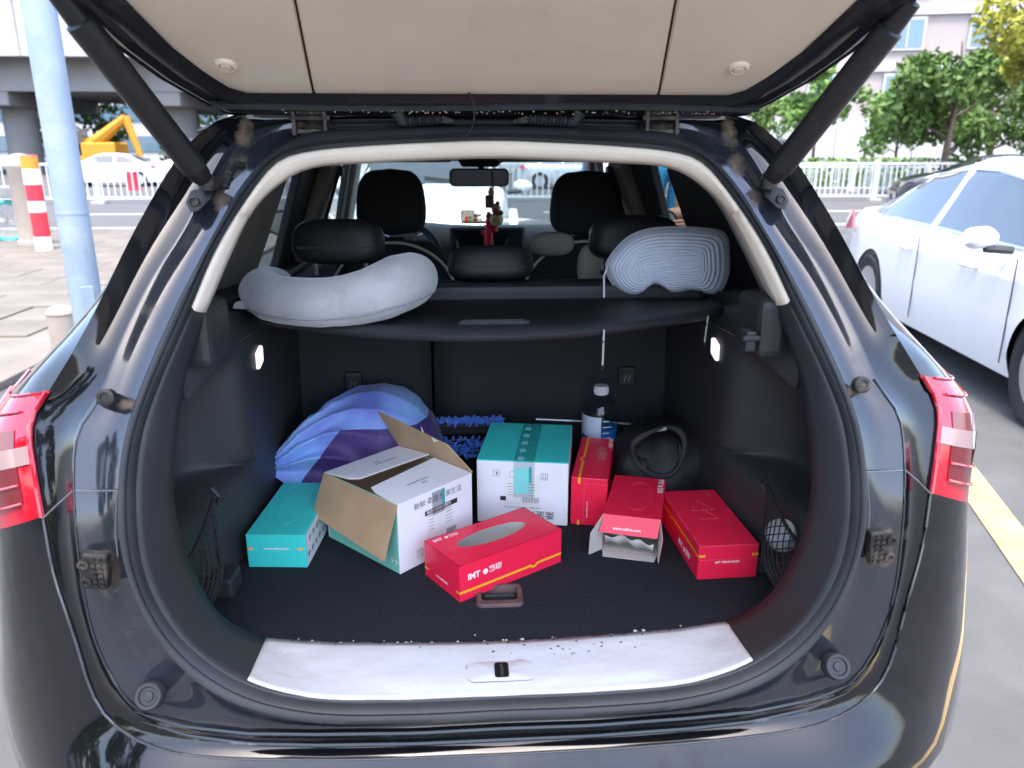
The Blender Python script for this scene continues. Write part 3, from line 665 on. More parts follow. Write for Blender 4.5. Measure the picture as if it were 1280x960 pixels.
o = mb.build('film_tears', mat('tear_dark', (.05, .05, .055), .8), sp); o['kind'] = 'stuff'
mb = MB()
for i in range(60):
    x = rng.uniform(-.39, .39); y = ringx(rT0, abs(x))[1]+rng.exponential(.004); r = rng.uniform(.001, .003)
    mb.prism([(x+r*rng.uniform(.5, 1.6)*math.cos(a), y+r*rng.uniform(.5, 1.4)*math.sin(a), .7015) for a in np.linspace(0, 6.28, 6)[:-1]], (0, 0, .0012))
o = mb.build('film_flakes', FILM, sp); o['kind'] = 'stuff'
for px, py in ((1046, 833), (187, 870)):
    c = B(px, py, -.004); n = np.array((0, -.86, .5)); Mr = Matrix.Rotation(R_(58), 3, 'X')
    st = spart(MB().lathe([(.0205, -.012), (.0205, .004), (.0185, .007), (.014, .007), (.0125, .004), (.008, .004), (.007, .0065), (.001, .007)], c, 28, Mr), 'rubber_stop', RUBBER, smooth=True, angle=35)
for px, py, s in ((1099, 682, 1), (121, 712, -1)):
    c = B(px, py, .0); 
    bk = spart(MB().box(c, (.036, .018, .056), Matrix.Rotation(-s*.12, 3, 'Y')), 'guide_wedge', DMETAL, bevel=.004)
    mb = MB()
    for i in range(2):
        for j in range(6): mb.box(c+np.array((s*(-.010+i*.009), -.010, -.021+j*.0084)), (.006, .005, .0045))
    mb.build('wedge_ribs', DMETAL, bk)
    for dz in (-.014, .014): MB().lathe([(.008, 0), (.008, .004), (.0045, .0045), (.003, .001), (.0005, .001)], c+np.array((s*.012, -.009, dz)), 14, Matrix.Rotation(R_(90), 3, 'X')).build('wedge_bolt', DMETAL, bk, smooth=True)
for px, py in ((1078, 481), (132, 497)):
    c = B(px, py, -.001); s = np.sign(c[0])
    spart(MB().lathe([(.013, -.01), (.013, .002), (.010, .004), (.007, .004), (.006, .002), (.0005, .002)], c, 20, Matrix.Rotation(R_(75), 3, 'X')), 'jamb_bolt', DMETAL, smooth=True, angle=35)
# shut-line seams on the jamb
SEAM = mat('seam_edge', (.16, .17, .18), .3, metal=.4)
for s in (1, -1):
    def bb(px, py, o_=-.003):
        p = B(px, py, o_); return p if s > 0 else mir(p)
    spart(MB().tube([bb(1081, 590), bb(1105, 589, .008), bb(1130, 588, .012)], .0013, 6), 'panel_seam', SEAM)
    spart(MB().tube([bb(1131, 587, .012), bb(1148, 602, .02), bb(1163, 617, .035)], .0013, 6), 'panel_seam', SEAM)
    spart(MB().tube([bb(1084, 594), bb(1087, 640, .004), bb(1085, 668, .004)], .0012, 6), 'panel_seam', SEAM)
for off_, pts in ((-.006, [(1070, 852), (1020, 872), (940, 888), (860, 896), (740, 905), (622, 909)]), (-.004, [(1063, 864), (1015, 883), (940, 900), (860, 909), (740, 918), (622, 923)])):
    h = [B(*p, off_) for p in pts]; h[-1][0] = 0
    P = np.array(h); d_ = np.r_[0, np.cumsum(np.linalg.norm(np.diff(P, axis=0), axis=1))]; t = np.linspace(0, d_[-1], 24); Q = [np.array([np.interp(q, d_, P[:, c]) for c in range(3)]) for q in t]
    spart(MB().tube(Q+[mir(p) for p in Q[-2::-1]], [.0062*min(1, .15+min(i, 46-i)/5) for i in range(47)], 8, flat=.8), 'sill_ridge', PAINT, smooth=True)
# bright edges of the shut line and of the crease: thin lips, the shut line's in a lighter tone
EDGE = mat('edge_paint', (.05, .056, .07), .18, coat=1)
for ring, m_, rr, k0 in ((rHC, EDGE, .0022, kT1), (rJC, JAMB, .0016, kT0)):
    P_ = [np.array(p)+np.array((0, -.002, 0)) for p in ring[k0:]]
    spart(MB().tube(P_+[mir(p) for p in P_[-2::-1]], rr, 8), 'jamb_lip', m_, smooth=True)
c = B(1146, 910, .06)
sn = spart(MB().lathe([(.010, -.01), (.010, .001), (.0085, .0018), (.008, .0006), (.001, .0008)], c, 22, Matrix.Rotation(R_(80), 3, 'X')), 'parking_sensor', PAINT, smooth=True, angle=30)
# dried mud in the upper corners and round the bolts: stains with shapes of their own, in the paint
def stain(m, blobs, col, sc=70):
    t = m.node_tree; b = t.nodes['Principled BSDF']; src = b.inputs['Base Color'].links[0].from_socket
    tc = t.nodes.new('ShaderNodeTexCoord'); ab = t.nodes.new('ShaderNodeVectorMath'); ab.operation = 'ABSOLUTE'; t.links.new(tc.outputs['Object'], ab.inputs[0])
    nz = t.nodes.new('ShaderNodeTexNoise'); nz.inputs['Scale'].default_value = sc; nz.inputs['Detail'].default_value = 6; t.links.new(tc.outputs['Object'], nz.inputs['Vector'])
    tot = None
    for c, r in blobs:
        su = t.nodes.new('ShaderNodeVectorMath'); su.operation = 'SUBTRACT'; su.inputs[1].default_value = c; t.links.new(ab.outputs[0], su.inputs[0])
        dv = t.nodes.new('ShaderNodeVectorMath'); dv.operation = 'DIVIDE'; dv.inputs[1].default_value = r; t.links.new(su.outputs[0], dv.inputs[0])
        ln = t.nodes.new('ShaderNodeVectorMath'); ln.operation = 'LENGTH'; t.links.new(dv.outputs[0], ln.inputs[0])
        mr = t.nodes.new('ShaderNodeMapRange'); mr.inputs[1].default_value = 1.25; mr.inputs[2].default_value = .25; t.links.new(ln.outputs['Value'], mr.inputs[0])
        if tot is None: tot = mr.outputs[0]
        else:
            ad = t.nodes.new('ShaderNodeMath'); ad.operation = 'MAXIMUM'; t.links.new(tot, ad.inputs[0]); t.links.new(mr.outputs[0], ad.inputs[1]); tot = ad.outputs[0]
    mu = t.nodes.new('ShaderNodeMath'); mu.operation = 'MULTIPLY'; t.links.new(tot, mu.inputs[0]); t.links.new(nz.outputs['Fac'], mu.inputs[1])
    r2 = t.nodes.new('ShaderNodeMapRange'); r2.inputs[1].default_value = .20; r2.inputs[2].default_value = .58; t.links.new(mu.outputs[0], r2.inputs[0])
    mx = t.nodes.new('ShaderNodeMix'); mx.data_type = 'RGBA'; mx.inputs['B'].default_value = (*col, 1); t.links.new(r2.outputs[0], mx.inputs['Factor']); t.links.new(src, mx.inputs['A']); t.links.new(mx.outputs['Result'], b.inputs['Base Color'])
    for inp, hi in (('Coat Weight', 0.), ('Roughness', .9)):
        i_ = b.inputs[inp]; m_ = t.nodes.new('ShaderNodeMix'); m_.inputs['B'].default_value = hi; t.links.new(r2.outputs[0], m_.inputs['Factor'])
        if i_.links: t.links.new(i_.links[0].from_socket, m_.inputs['A'])
        else: m_.inputs['A'].default_value = i_.default_value
        t.links.new(m_.outputs['Result'], i_)
bl_ = [(tuple(np.abs(B(914, 165, 0))), (.020, .06, .035)), (tuple(np.abs(B(925, 205, 0))), (.022, .06, .030)), (tuple(np.abs(B(948, 245, 0))), (.020, .05, .028)), (tuple(np.abs(B(1075, 492, 0))), (.045, .05, .010)), (tuple(np.abs(B(835, 158, 0))), (.06, .05, .010)), (tuple(np.abs(B(1105, 690, 0))), (.03, .05, .05))]
for m_ in (JAMB, PAINT): stain(m_, bl_, (.19, .135, .085))
sc_b = [(tuple(np.abs(B(980, 898, 0))), (.085, .06, .012)), (tuple(np.abs(B(1042, 884, 0))), (.02, .06, .012))]
for m_ in (JAMB, PAINT): stain(m_, sc_b, (.40, .40, .38), 45)
# ------------------------------------------------------------------ tailgate (a part of the car, its pieces are sub-parts)
HT = R_(25); HP0 = np.array((0, 1.40, 1.585)); HN = np.array((0, math.sin(HT), math.cos(HT)))
def hp(x, s, dn=0.): return HP0+np.array((x, -s*math.cos(HT), s*math.sin(HT)))-HN*dn
def hxy(px, py, dn=0.):
    p = PL(px, py, HP0-HN*dn, HN); return np.array((p[0], (HP0[1]-p[1]-HN[1]*dn)/math.cos(HT)))
fo = [(0, -.062), (.30, -.062), (.42, -.060), (.465, -.050), (.495, .0), (.535, .075), (.57, .18), (.592, .30), (.62, .45), (.66, .65), (.67, .8), (.64, 1.03), (.53, 1.13), (0, 1.16)]  # far end, out of view, lengthened to keep the sun off the sill
li = [(0, .044), (.30, .045), (.37, .047), (.405, .056), (.43, .077), (.452, .115), (.472, .17), (.487, .25), (.50, .33), (.505, .40), (.505, .415), (.50, .43), (.47, .44), (0, .44)]
def res2(P, n):
    P = np.array(P, float); d = np.r_[0, np.cumsum(np.linalg.norm(np.diff(P, axis=0), axis=1))]; t = np.linspace(0, d[-1], n); return np.stack([np.interp(t, d, P[:, 0]), np.interp(t, d, P[:, 1])], 1)
FO = np.array(fo); LI = np.array(li)
def lerp_ring(t): return FO*(1-t)+LI*t
tg_rows = []
for t, dn in ((0, -.045), (-.01, -.01), (0, .0), (.12, .008), (.22, .002), (.30, .014), (.42, .020), (.55, .012), (.7, .024), (.85, .020), (1.03, .012)):
    F_ = lerp_ring(t) if t >= 0 else FO*1.006
    F_ = res2(F_, 70) if False else F_
    tg_rows.append([hp(x, s_, dn) for x, s_ in F_]+[hp(-x, s_, dn) for x, s_ in F_[-2:0:-1]])
FRAMEM = mat('tailgate_frame', (.0135, .0145, .017), .38, coat=.35, var=.25, dirt=((.10, .08, .06), 24, .56, .85))
gate = spart(MB().grid(tg_rows, closed=True), 'tailgate', FRAMEM, smooth=True, angle=60, sub=0)
top = [[hp(x*k, .55+(s_-.55)*k, -.045-.03*(1-k)) for x, s_ in FO]+[hp(-x*k, .55+(s_-.55)*k, -.045-.03*(1-k)) for x, s_ in FO[-2:0:-1]] for k in (1, .9, .6, .3, .02)]
MB().grid(top, closed=True).build('tailgate_skin', PAINT, gate, smooth=True)
# liner: three panels with joints, over a dark backing
MB().add([hp(x, s_, .006) for x, s_ in LI]+[hp(-x, s_, .006) for x, s_ in LI[::-1]], [tuple(range(2*len(LI)))]).build('liner_backing', GROOVE, gate)
sl0, sl1 = hxy(393, 108)[0], hxy(372, 0); sr0, sr1 = hxy(822, 109)[0], hxy(841, 0)
def seamx(sx, s_):
    a_, b_ = (sl0, sl1) if sx < 0 else (sr0, sr1); return a_+(b_[0]-a_)*(s_-.044)/(b_[1]-.044)
LI2 = np.array([(0, .044), (.30, .045), (.37, .047), (.405, .056), (.43, .077), (.452, .115), (.472, .17), (.487, .25), (.50, .33), (.505, .43)])
wing = []
def outer_x(s_): return np.interp(s_, LI2[3:, 1], LI2[3:, 0])
for sx in (-1, 1):
    rows = []
    S = [.046, .048, .056, .066, .077, .095, .115, .14, .17, .21, .25, .29, .33, .38, .43]
    for s_ in S:
        xi = seamx(sx, s_)+sx*.0015; xo = sx*np.interp(s_, [.045, .047, .056, .077, .115, .17, .25, .33, .43], [.31, .37, .405, .43, .452, .472, .487, .50, .505])
        edge = np.interp(s_, [.046, .056, .08], [0, .010, .013]); row = []
        for u in (0, .01, .03, .25, .5, .75, .9, .97, 1):
            dn = .010+edge*(1 if .005 < u < .95 else (.35 if u in (.97,) else (.6 if u < .01 else 0)))
            row.append(hp(xi+(xo-xi)*u, s_, dn))
        rows.append(row)
    p = MB().grid(rows).build('liner_wing', LINER, gate, smooth=True, angle=50)
    b = hxy(283, 63) if sx < 0 else hxy(922, 67); c = hp(b[0], b[1], .024)
    Mh = Matrix.Rotation(math.pi-HT*-1*-1, 3, 'X')
    Mh = Matrix.Rotation(math.pi-HT, 3, 'X')
    MB().lathe([(.0165, -.002), (.0155, .003), (.0125, .005), (.0095, .0035), (.009, .001), (.0085, .003), (.0072, .0055), (.001, .006)], c, 24, Mh).build('liner_cap', LINER, gate, smooth=True, angle=40)
rows = []
for s_ in [.046, .048, .056, .066, .08, .115, .17, .25, .33, .43]:
    xi, xo = seamx(-1, s_)+.0015, seamx(1, s_)-.0015; edge = np.interp(s_, [.046, .056, .08], [0, .010, .013])
    rows.append([hp(xi+(xo-xi)*u, s_, .010+edge*(1 if .001 < u < .999 else .6)) for u in (0, .006, .02, .25, .5, .75, .98, .994, 1)])
MB().grid(rows).build('liner_centre', LINER, gate, smooth=True, angle=50)
MB().prism([hp(x, s_, .004) for x, s_ in ((-.46, .46), (.46, .46), (.50, .80), (-.50, .80))], -HN*.004).build('rear_glass', DGLASS, gate)
MB().prism([hp(x, s_, .010) for x, s_ in ((-.52, .83), (.52, .83), (.57, .97), (.53, 1.06), (.44, 1.10), (-.44, 1.10), (-.53, 1.06), (-.57, .97))], -HN*.012).build('bounce_liner', LINER, gate, bevel=.006)  # out-of-view beige panel, added to bounce light down onto the box tops
# gritty weatherstrip along the hinge edge
mb = MB(); x = np.linspace(-.46, .46, 60); mb.tube([hp(q, .018+.004*math.sin(9*q), .022) for q in x], .007, 6); mb.build('hinge_edge_strip', RUBBER, gate, smooth=True)
mb = MB()
for i in range(110):
    q = rng.uniform(-.36, .40); p = hp(q, .012+rng.normal(0, .003), .029); r = rng.uniform(.0008, .002); mb.box(p, (r*1.6, r, r))
o = mb.build('grit', mat('grit', (.35, .27, .2), .9, var=.5, vscale=200), gate); o['kind'] = 'stuff'
# hinges, harness gaiters and the dangling cable
for px in (388, 826):
    c = B(px, 150, -.01)
    hg = spart(MB().box(c+np.array((0, .0, .012)), (.062, .012, .010)).box(c+np.array((-.026, -.004, -.004)), (.007, .02, .044)).box(c+np.array((.026, -.004, -.004)), (.007, .02, .044)).box(c+np.array((0, -.002, -.019)), (.066, .012, .008)), 'tailgate_hinge', DMETAL, bevel=.002)
    MB().tube([c+np.array((-.034, -.01, .003)), c+np.array((.034, -.01, .003))], .0045, 8).build('hinge_pin', DMETAL, hg)
for sg, p0, p1 in ((1, (508, 152), (552, 149)), (-1, (712, 152), (660, 149))):
    a_, b_ = B(*p0, -.016), B(*p1, -.016); pts = [a_+(b_-a_)*t for t in np.linspace(0, 1, 41)]
    ga = spart(MB().tube(pts, [.0085+.0022*math.sin(2*math.pi*11*t) for t in np.linspace(0, 1, 41)], 12), 'harness_gaiter', RUBBER, smooth=True)
    e = a_-(b_-a_)*.25+np.array((0, -.005, .018)); MB().tube([a_, a_-(b_-a_)*.12, e], [.009, .010, .012], 10).build('gaiter_boot', RUBBER, ga, smooth=True)
    e = b_+(b_-a_)*.35+np.array((0, 0, -.006)); MB().tube([b_, e], [.008, .004], 8).build('harness_lead', DMETAL, ga, smooth=True)
pts = [PL(p[0], p[1], (0, 1.335, 0), (0, 1, 0)) for p in ((581, 110), (591, 122), (594, 140), (591, 158), (584, 170), (575, 174), (569, 172))]
P = np.array(pts); t = np.linspace(0, 6, 30); Q = np.stack([np.interp(t, range(7), P[:, c]) for c in range(3)], 1); Q = np.stack([gsm(Q[:, c], 1.5) for c in range(3)], 1)
spart(MB().tube(list(Q), .0016, 6), 'dangling_cable', mat('cable', (.012, .012, .012), .5), smooth=True)
# gas struts, with pillar brackets
for s in (1, -1):
    base = np.array((s*.462, 1.325, 1.452)); tip = hp(s*.563, .26, .012); d = tip-base; L = np.linalg.norm(d); d = d/L
    base = base+np.array((0, -.022, 0))
    pts = [base+d*L*t for t in (0, .02, .05, .10, .101, .92, .93, 1.06)]
    gs = spart(MB().tube(pts, [.008, .013, .0165, .0185, .0205, .0205, .016, .014], 18), 'gas_strut', mat('strut_black', (.016, .016, .017), .42, var=.2, dirt=((.09, .07, .05), 30, .6, .85)), smooth=True, angle=30)
    MB().lathe([(.012, -.012), (.014, 0), (.010, .012), (.001, .014)], base, 14).build('strut_joint', DMETAL, gs, smooth=True)
    br = [B(q[0], q[1], -.004) if s > 0 else mir(B(q[0], q[1], -.004)) for q in ((948, 222), (965, 205), (972, 215), (962, 232), (978, 236), (985, 250), (980, 262), (970, 260), (955, 245))]
    bk = spart(MB().prism(br, (0, -.006, 0)), 'strut_bracket', PLAS, bevel=.002)
    c = B(977, 249, -.014); c = c if s > 0 else mir(c)
    MB().lathe([(.008, -.004), (.008, .002), (.005, .003), (.004, .0), (.0005, .0)], c, 16, Matrix.Rotation(R_(80), 3, 'X')).build('bracket_bolt', DMETAL, bk, smooth=True)
# corrugated conduit in the upper left corner
pts = [B(*p, -.012) for p in ((305, 208), (298, 206), (291, 209), (287, 216), (284, 226), (281, 235))]
P = np.array(pts); t = np.linspace(0, 5, 50); Q = np.stack([np.interp(t, range(6), P[:, c]) for c in range(3)], 1)
spart(MB().tube(list(Q), [.006+.0016*math.sin(i*1.5) for i in range(50)], 8), 'wiring_conduit', RUBBER, smooth=True)

# ------------------------------------------------------------------ things in the boot
def mk(o, M): return o
def boxthing(name, A, Bc, h, depth, label, cat, group=None):
    A = np.array(A); Bc = np.array(Bc); ang = math.atan2(Bc[1]-A[1], Bc[0]-A[0])
    return empty(name, (A[0], A[1], .70), ang, label, cat, group), float(np.linalg.norm(Bc[:2]-A[:2]))
# local frame of a box: x along its near edge, y away from it, z up; the origin is its near left floor corner
def shell(t, w_, d_, h_, m, name='carton_body', wall=.0012, bevel=.0018):
    return MB().box((w_/2, d_/2, h_/2), (w_, d_, h_)).build(name, m, t, bevel=bevel)
def poly_on(t, pts, d, m, name):
    return MB().prism(pts, d).build(name, m, t)
def strip_path(pts2, wv):   # 2-D polyline to ribbon quads
    P = np.array(pts2); out = MB(); L_, R2_ = [], []
    for i in range(len(P)):
        a = P[max(0, i-1)]; b = P[min(len(P)-1, i+1)]; d = (b-a)/np.linalg.norm(b-a); n = np.array((-d[1], d[0]))*wv/2; L_.append(P[i]+n); R2_.append(P[i]-n)
    return L_, R2_
def ribbon(t, pts2, wv, to3, lift, m, name):
    L_, R2_ = strip_path(pts2, wv); n = len(L_); lift = np.array(lift); mb = MB()
    mb.add([np.array(to3(*p))+lift for p in L_]+[np.array(to3(*p))+lift for p in R2_], [(i, i+1, n+i+1, n+i) for i in range(n-1)])
    return mb.build(name, m, t)
# 1 red tissue box lying flat, oval opening
A, Bc = U(575, 753, z=.7), U(701, 702, z=.7)
t, L = boxthing('tissue_box', A, Bc, .074, .126, 'red tissue box with an open oval slot, by the brown floor handle', 'tissue box')
D, H, th = .124, .074, .0012
mb = MB()
mb.box((L/2, th/2, H/2), (L, th, H)).box((L/2, D-th/2, H/2), (L, th, H)).box((th/2, D/2, H/2), (th, D-2*th, H)).box((L-th/2, D/2, H/2), (th, D-2*th, H))
mb.build('box_wall', REDC, t)
MB().box((L/2, D/2, .001), (L-.003, D-.003, .001)).build('box_floor', KRAFTD, t)
# the lid with a pointed oval cut
N = 48; ov = [(L*.50+.082*math.cos(a)*(1 if abs(math.cos(a)) < .999 else 1.03), D*.55+.027*math.sin(a)*(.9 if math.sin(a) > 0 else 1)) for a in np.linspace(0, 2*math.pi, N+1)[:-1]]
def edge_pt(a):
    ca, sa = math.cos(a), math.sin(a); q = min((L/2)/abs(ca) if abs(ca) > 1e-6 else 9, (D/2)/abs(sa) if abs(sa) > 1e-6 else 9); return (L/2+q*ca, D/2+q*sa)
angs = sorted(list(np.linspace(0, 2*math.pi, N+1)[:-1]))
cor = [math.atan2(sy*D/2, sx*L/2) % (2*math.pi) for sx in (-1, 1) for sy in (-1, 1)]
for c_ in cor:
    k = int(np.argmin([abs(a-c_) for a in angs])); angs[k] = c_
inn = [(L*.50+.082*math.cos(a_), D*.55+.027*math.sin(a_)) for a_ in [math.atan2(math.sin(a)/.027*.055, math.cos(a)/.082*.1) for a in angs]]
out = [edge_pt(a) for a in angs]
mb = MB().grid([[(p[0], p[1], H) for p in out], [(p[0], p[1], H) for p in inn], [(p[0], p[1], H-.0014) for p in inn], [(p[0], p[1], H-.0014) for p in out]], closed=True)
lid = mb.build('box_lid', REDC, t)
MB().grid([[(p[0], p[1], H-.0016) for p in inn], [(L/2+(p[0]-L/2)*1.02, D*.55+(p[1]-D*.55)*1.6, H-.03) for p in inn], [(L/2+(p[0]-L/2)*1.05, D*.55+(p[1]-D*.55)*1.7, H-.05) for p in inn]], closed=True).build('inner_card', KRAFTD, t, smooth=True)
MB().add([(L*.1, D*.08, .018), (L*.9, D*.08, .018), (L*.9, D*.92, .022), (L*.1, D*.92, .022)], [(0, 1, 2, 3)]).build('inner_bottom', KRAFTD, t)
ribbon(t, [(.0, .018), (L*.64, .018), (L*.68, .0185), (L*.70, .014), (L*.725, .0145), (L*.75, .0195), (L, .0195)], .0052, lambda a, b: (a, 0, b), (0, -.0004, 0), YEL, 'yellow_stripe')
ribbon(t, [(.0, .018), (.012, .018)], .005, lambda a, b: (0, a, b), (-.0004, 0, 0), YEL, 'yellow_tab')
ribbon(t, [(D-.014, .018), (D, .018)], .005, lambda a, b: (0, a, b), (-.0004, 0, 0), YEL, 'yellow_tab')
def brand(t, loc, rot, size, m=WPRINT):
    e = textmesh('lettering', 'IMT', size, m, t, loc, rot, bold=size*.035)
    Rm = Euler(rot).to_matrix(); off = lambda dx, dy=0: Vector(loc)+Rm @ Vector((dx, dy, .0002))
    o = MB().prism([(size*.34*math.cos(a), size*.34*math.sin(a), 0) for a in np.linspace(0, 2*math.pi, 17)[:-1]], (0, 0, .0002)).build('emblem', m, t); o.location = off(size*2.35); o.rotation_euler = rot
    textmesh('lettering', '彩印', size*.86, m, t, off(size*2.85), rot, bold=size*.02)
brand(t, (.018, -.0006, .045), (math.pi/2, 0, 0), .017)
brand(t, (.012, D*.88, H+.0004), (0, 0, 0), .0125)
textmesh('lettering', 'www.xdimt.com', .0062, WPRINT, t, (-.0006, D*.66, .019), (math.pi/2, 0, -math.pi/2), bold=.0002)
# 2 red tissue box, closed, at the right
def tissue_flat(A, Bc, label, body, lid_lines=True, H=.073, D=.252):
    t, L = boxthing('tissue_box', A, Bc, H, D, label, 'tissue box'); shell(t, L, D, H, body, 'box_body'); return t, L, D, H
A, Bc = U(871, 725, z=.7), U(945, 721, z=.7)
t, L, D, H = tissue_flat(A, Bc, 'red tissue box lying closed and undamaged next to the luggage net', REDC)
for x0, x1 in ((.0, .013), (L-.013, L)): ribbon(t, [(x0, H*.70), (x1, H*.70)], .0055, lambda a, b: (a, 0, b), (0, -.0006, 0), YEL, 'yellow_tab')
ribbon(t, [(.0, H*.70), (D*.66, H*.70), (D*.69, H*.70), (D*.70, H*.60), (D*.72, H*.62), (D*.74, H*.70), (D, H*.70)], .005, lambda a, b: (0, a, b), (-.0006, 0, 0), YEL, 'yellow_stripe')
textmesh('lettering', 'IMT TISSUE PAPER', .0062, WPRINT, t, (L*.28, -.0006, H*.50), (math.pi/2, 0, 0), bold=.00015)
brand(t, (-.0006, .12, H*.30), (math.pi/2, 0, -math.pi/2), .016)
EMB = mat('pale_red_print', (.68, .08, .10), .35)
textmesh('lettering', 'IMT', .012, EMB, t, (L*.80, D*.93, H+.0005), (0, 0, -math.pi/2))
FOLD = mat('card_fold', (.70, .10, .13), .4)
MB().box((L/2, -.0003, H*.58), (L*.98, .0004, .0007)).build('flap_edge', FOLD, t)
MB().box((L/2, -.0002, H-.001), (L*.99, .0006, .0012)).box((.0006, D/2, H-.0004), (.0010, D*.99, .0010)).build('worn_edge', FOLD, t)
mb = MB(); 
for k in range(2):
    c = np.array((L*.5, D*(.50+.16*k), H+.0003)); q = [c+np.array((.028*math.cos(a)*(1 if k else .8), .03*math.sin(a), 0)) for a in (math.pi/2, math.pi*7/6, -math.pi/6)]
    for i in range(3): mb.tube([q[i], q[(i+1) % 3]], .0005, 4)
mb.build('embossed_lines', EMB, t)
# 3 red tissue box standing on its long side
A, Bc = U(712, 654, z=.7), U(759, 660, z=.7)
A = np.array((.176, 1.552, .7)); Bc = np.array((.254, 1.526, .7))
t, L = boxthing('tissue_box', A, Bc, .113, .25, 'red tissue box stood on its narrow side between white carton and bottle', 'tissue box'); t.rotation_euler.z = -.24
H, D = .114, .255; L = .080
shell(t, L, D, H, REDC, 'box_body')
ribbon(t, [(L*.22, .0), (L*.22, D*.36), (L*.13, D*.42), (L*.22, D*.48), (L*.22, D)], .0055, lambda a, b: (a, b, H), (0, 0, .0006), YEL, 'yellow_stripe')
ribbon(t, [(L*.22, H), (L*.22, H-.014)], .0055, lambda a, b: (a, 0, b), (0, -.0006, 0), YEL, 'yellow_tab')
ribbon(t, [(L*.22, 0), (L*.22, .012)], .0055, lambda a, b: (a, 0, b), (0, -.0006, 0), YEL, 'yellow_tab')
brand(t, (L*.92, D*.99, H+.0006), (0, 0, -math.pi/2), .013)
textmesh('lettering', '心相印', .026, mat('silver_print', (.62, .25, .27), .3), t, (L*.70, D*.74, H+.0006), (0, 0, -math.pi/2))
textmesh('lettering', 'www.xdimt.com', .006, WPRINT, t, (L*.45, -.0006, H*.16), (math.pi/2, -math.pi/2, 0))
MB().box((L*.36, -.0004, H*.45), (.0008, .0006, H*.86)).box((L*.68, -.0004, H*.88), (L*.64, .0006, .0008)).build('flap_edge', FOLD, t)
# 4 torn red tissue box, end flaps open
A, Bc = np.array((.226, 1.431, .7)), np.array((.338, 1.396, .7))
t, L = boxthing('tissue_box', A, Bc, .08, .25, 'red tissue box with its end torn open and grey card showing', 'tissue box')
H, D = .084, .205; sh = .0012; L = .116
t.rotation_euler = (0, 0, -.30)
bow = lambda y: .006*math.sin(math.pi*min(1, y/D))
mb = MB(); sk_ = .010   # the whole sleeve leans
sec = [(0, 0), (L, 0), (L+sk_*.2, H), (sk_*.2, H)]
rows = []
for y in (0, D*.5, D): rows.append([(p[0], y, p[1]) for p in sec])
mb.grid(rows, closed=True); mb.add([(p[0], D, p[1]) for p in sec], [(0, 1, 2, 3)])
sl_ = mb.build('box_sleeve', REDC, t, solid=.0011)
MB().grid([[(p[0]*.98+.001, y, p[1]*.97+.001) for p in sec] for y in (.001, D-.004)], closed=True).build('sleeve_inside', KRAFTD, t, solid=.0006)
def flap(pts, name, m, m2, th=.0012):
    pts = [np.array(p, float) for p in pts]; n = np.cross(pts[1]-pts[0], pts[2]-pts[0]); n = n/np.linalg.norm(n)
    a = MB().prism(pts, n*th*.5).build(name, m, t); b = MB().prism([p+n*th*.55 for p in pts], n*th*.5).build('flap_lining', m2, a); return a
flap([(sk_*.2, -.0015, H), (sk_*.2+L, -.0015, H), (L+sk_*.2-.004, -.020, H-.034), (-.004, -.022, H-.032)], 'top_flap', REDC, KRAFTD)
flap([(0, -.001, .002), (-.022, -.034, .004), (-.020, -.032, H*.62), (sk_*.2, -.001, H)], 'side_flap', KRAFTD, KRAFTD)
flap([(L, -.001, 0), (L+.004, -.035, .004), (L+.010, -.032, H*.66), (L+sk_*.2, -.001, H)], 'side_flap', REDC, KRAFTD)
flap([(.002, -.001, .001), (L-.002, -.001, .001), (L-.006, -.030, .003), (.006, -.030, .003)], 'bottom_flap', KRAFTD, KRAFTD)
mb = MB()
rows = [[(L*.06+L*.86*u, -.002-.012*v, H*(.20+.06*math.sin(5*u))+.022*v+.004*math.sin(17*u+2*v)) for u in np.linspace(0, 1, 22)] for v in (0, .5, 1)]
mb.grid(rows).build('torn_card', KRAFTD, t, smooth=True, solid=.001)
MB().add([(.004, D*.1, H*.3), (L-.004, D*.1, H*.3), (L-.004, D*.95, H*.35), (.004, D*.95, H*.35)], [(0, 1, 2, 3)]).build('inner_card', KRAFTD, t)
nf = np.array((0, -.72, .69)); e = math.atan2(.030, .030)
textmesh('lettering', 'www.xdimt.com', .0085, WPRINT, t, (L*.20, -.0165, H-.0225), (R_(60), 0, 0), bold=.0002, ex=.0006)
brand(t, (L*.93, D*.97, H+.0016), (0, 0, -math.pi/2), .016)
MB().tube([(L*.56+.028*math.cos(a), D*.50+.070*math.sin(a), H+.0010) for a in np.linspace(0, 2*math.pi, 40)[:-1]], .0005, 4, closed=True).build('slot_perforation', EMB, t)
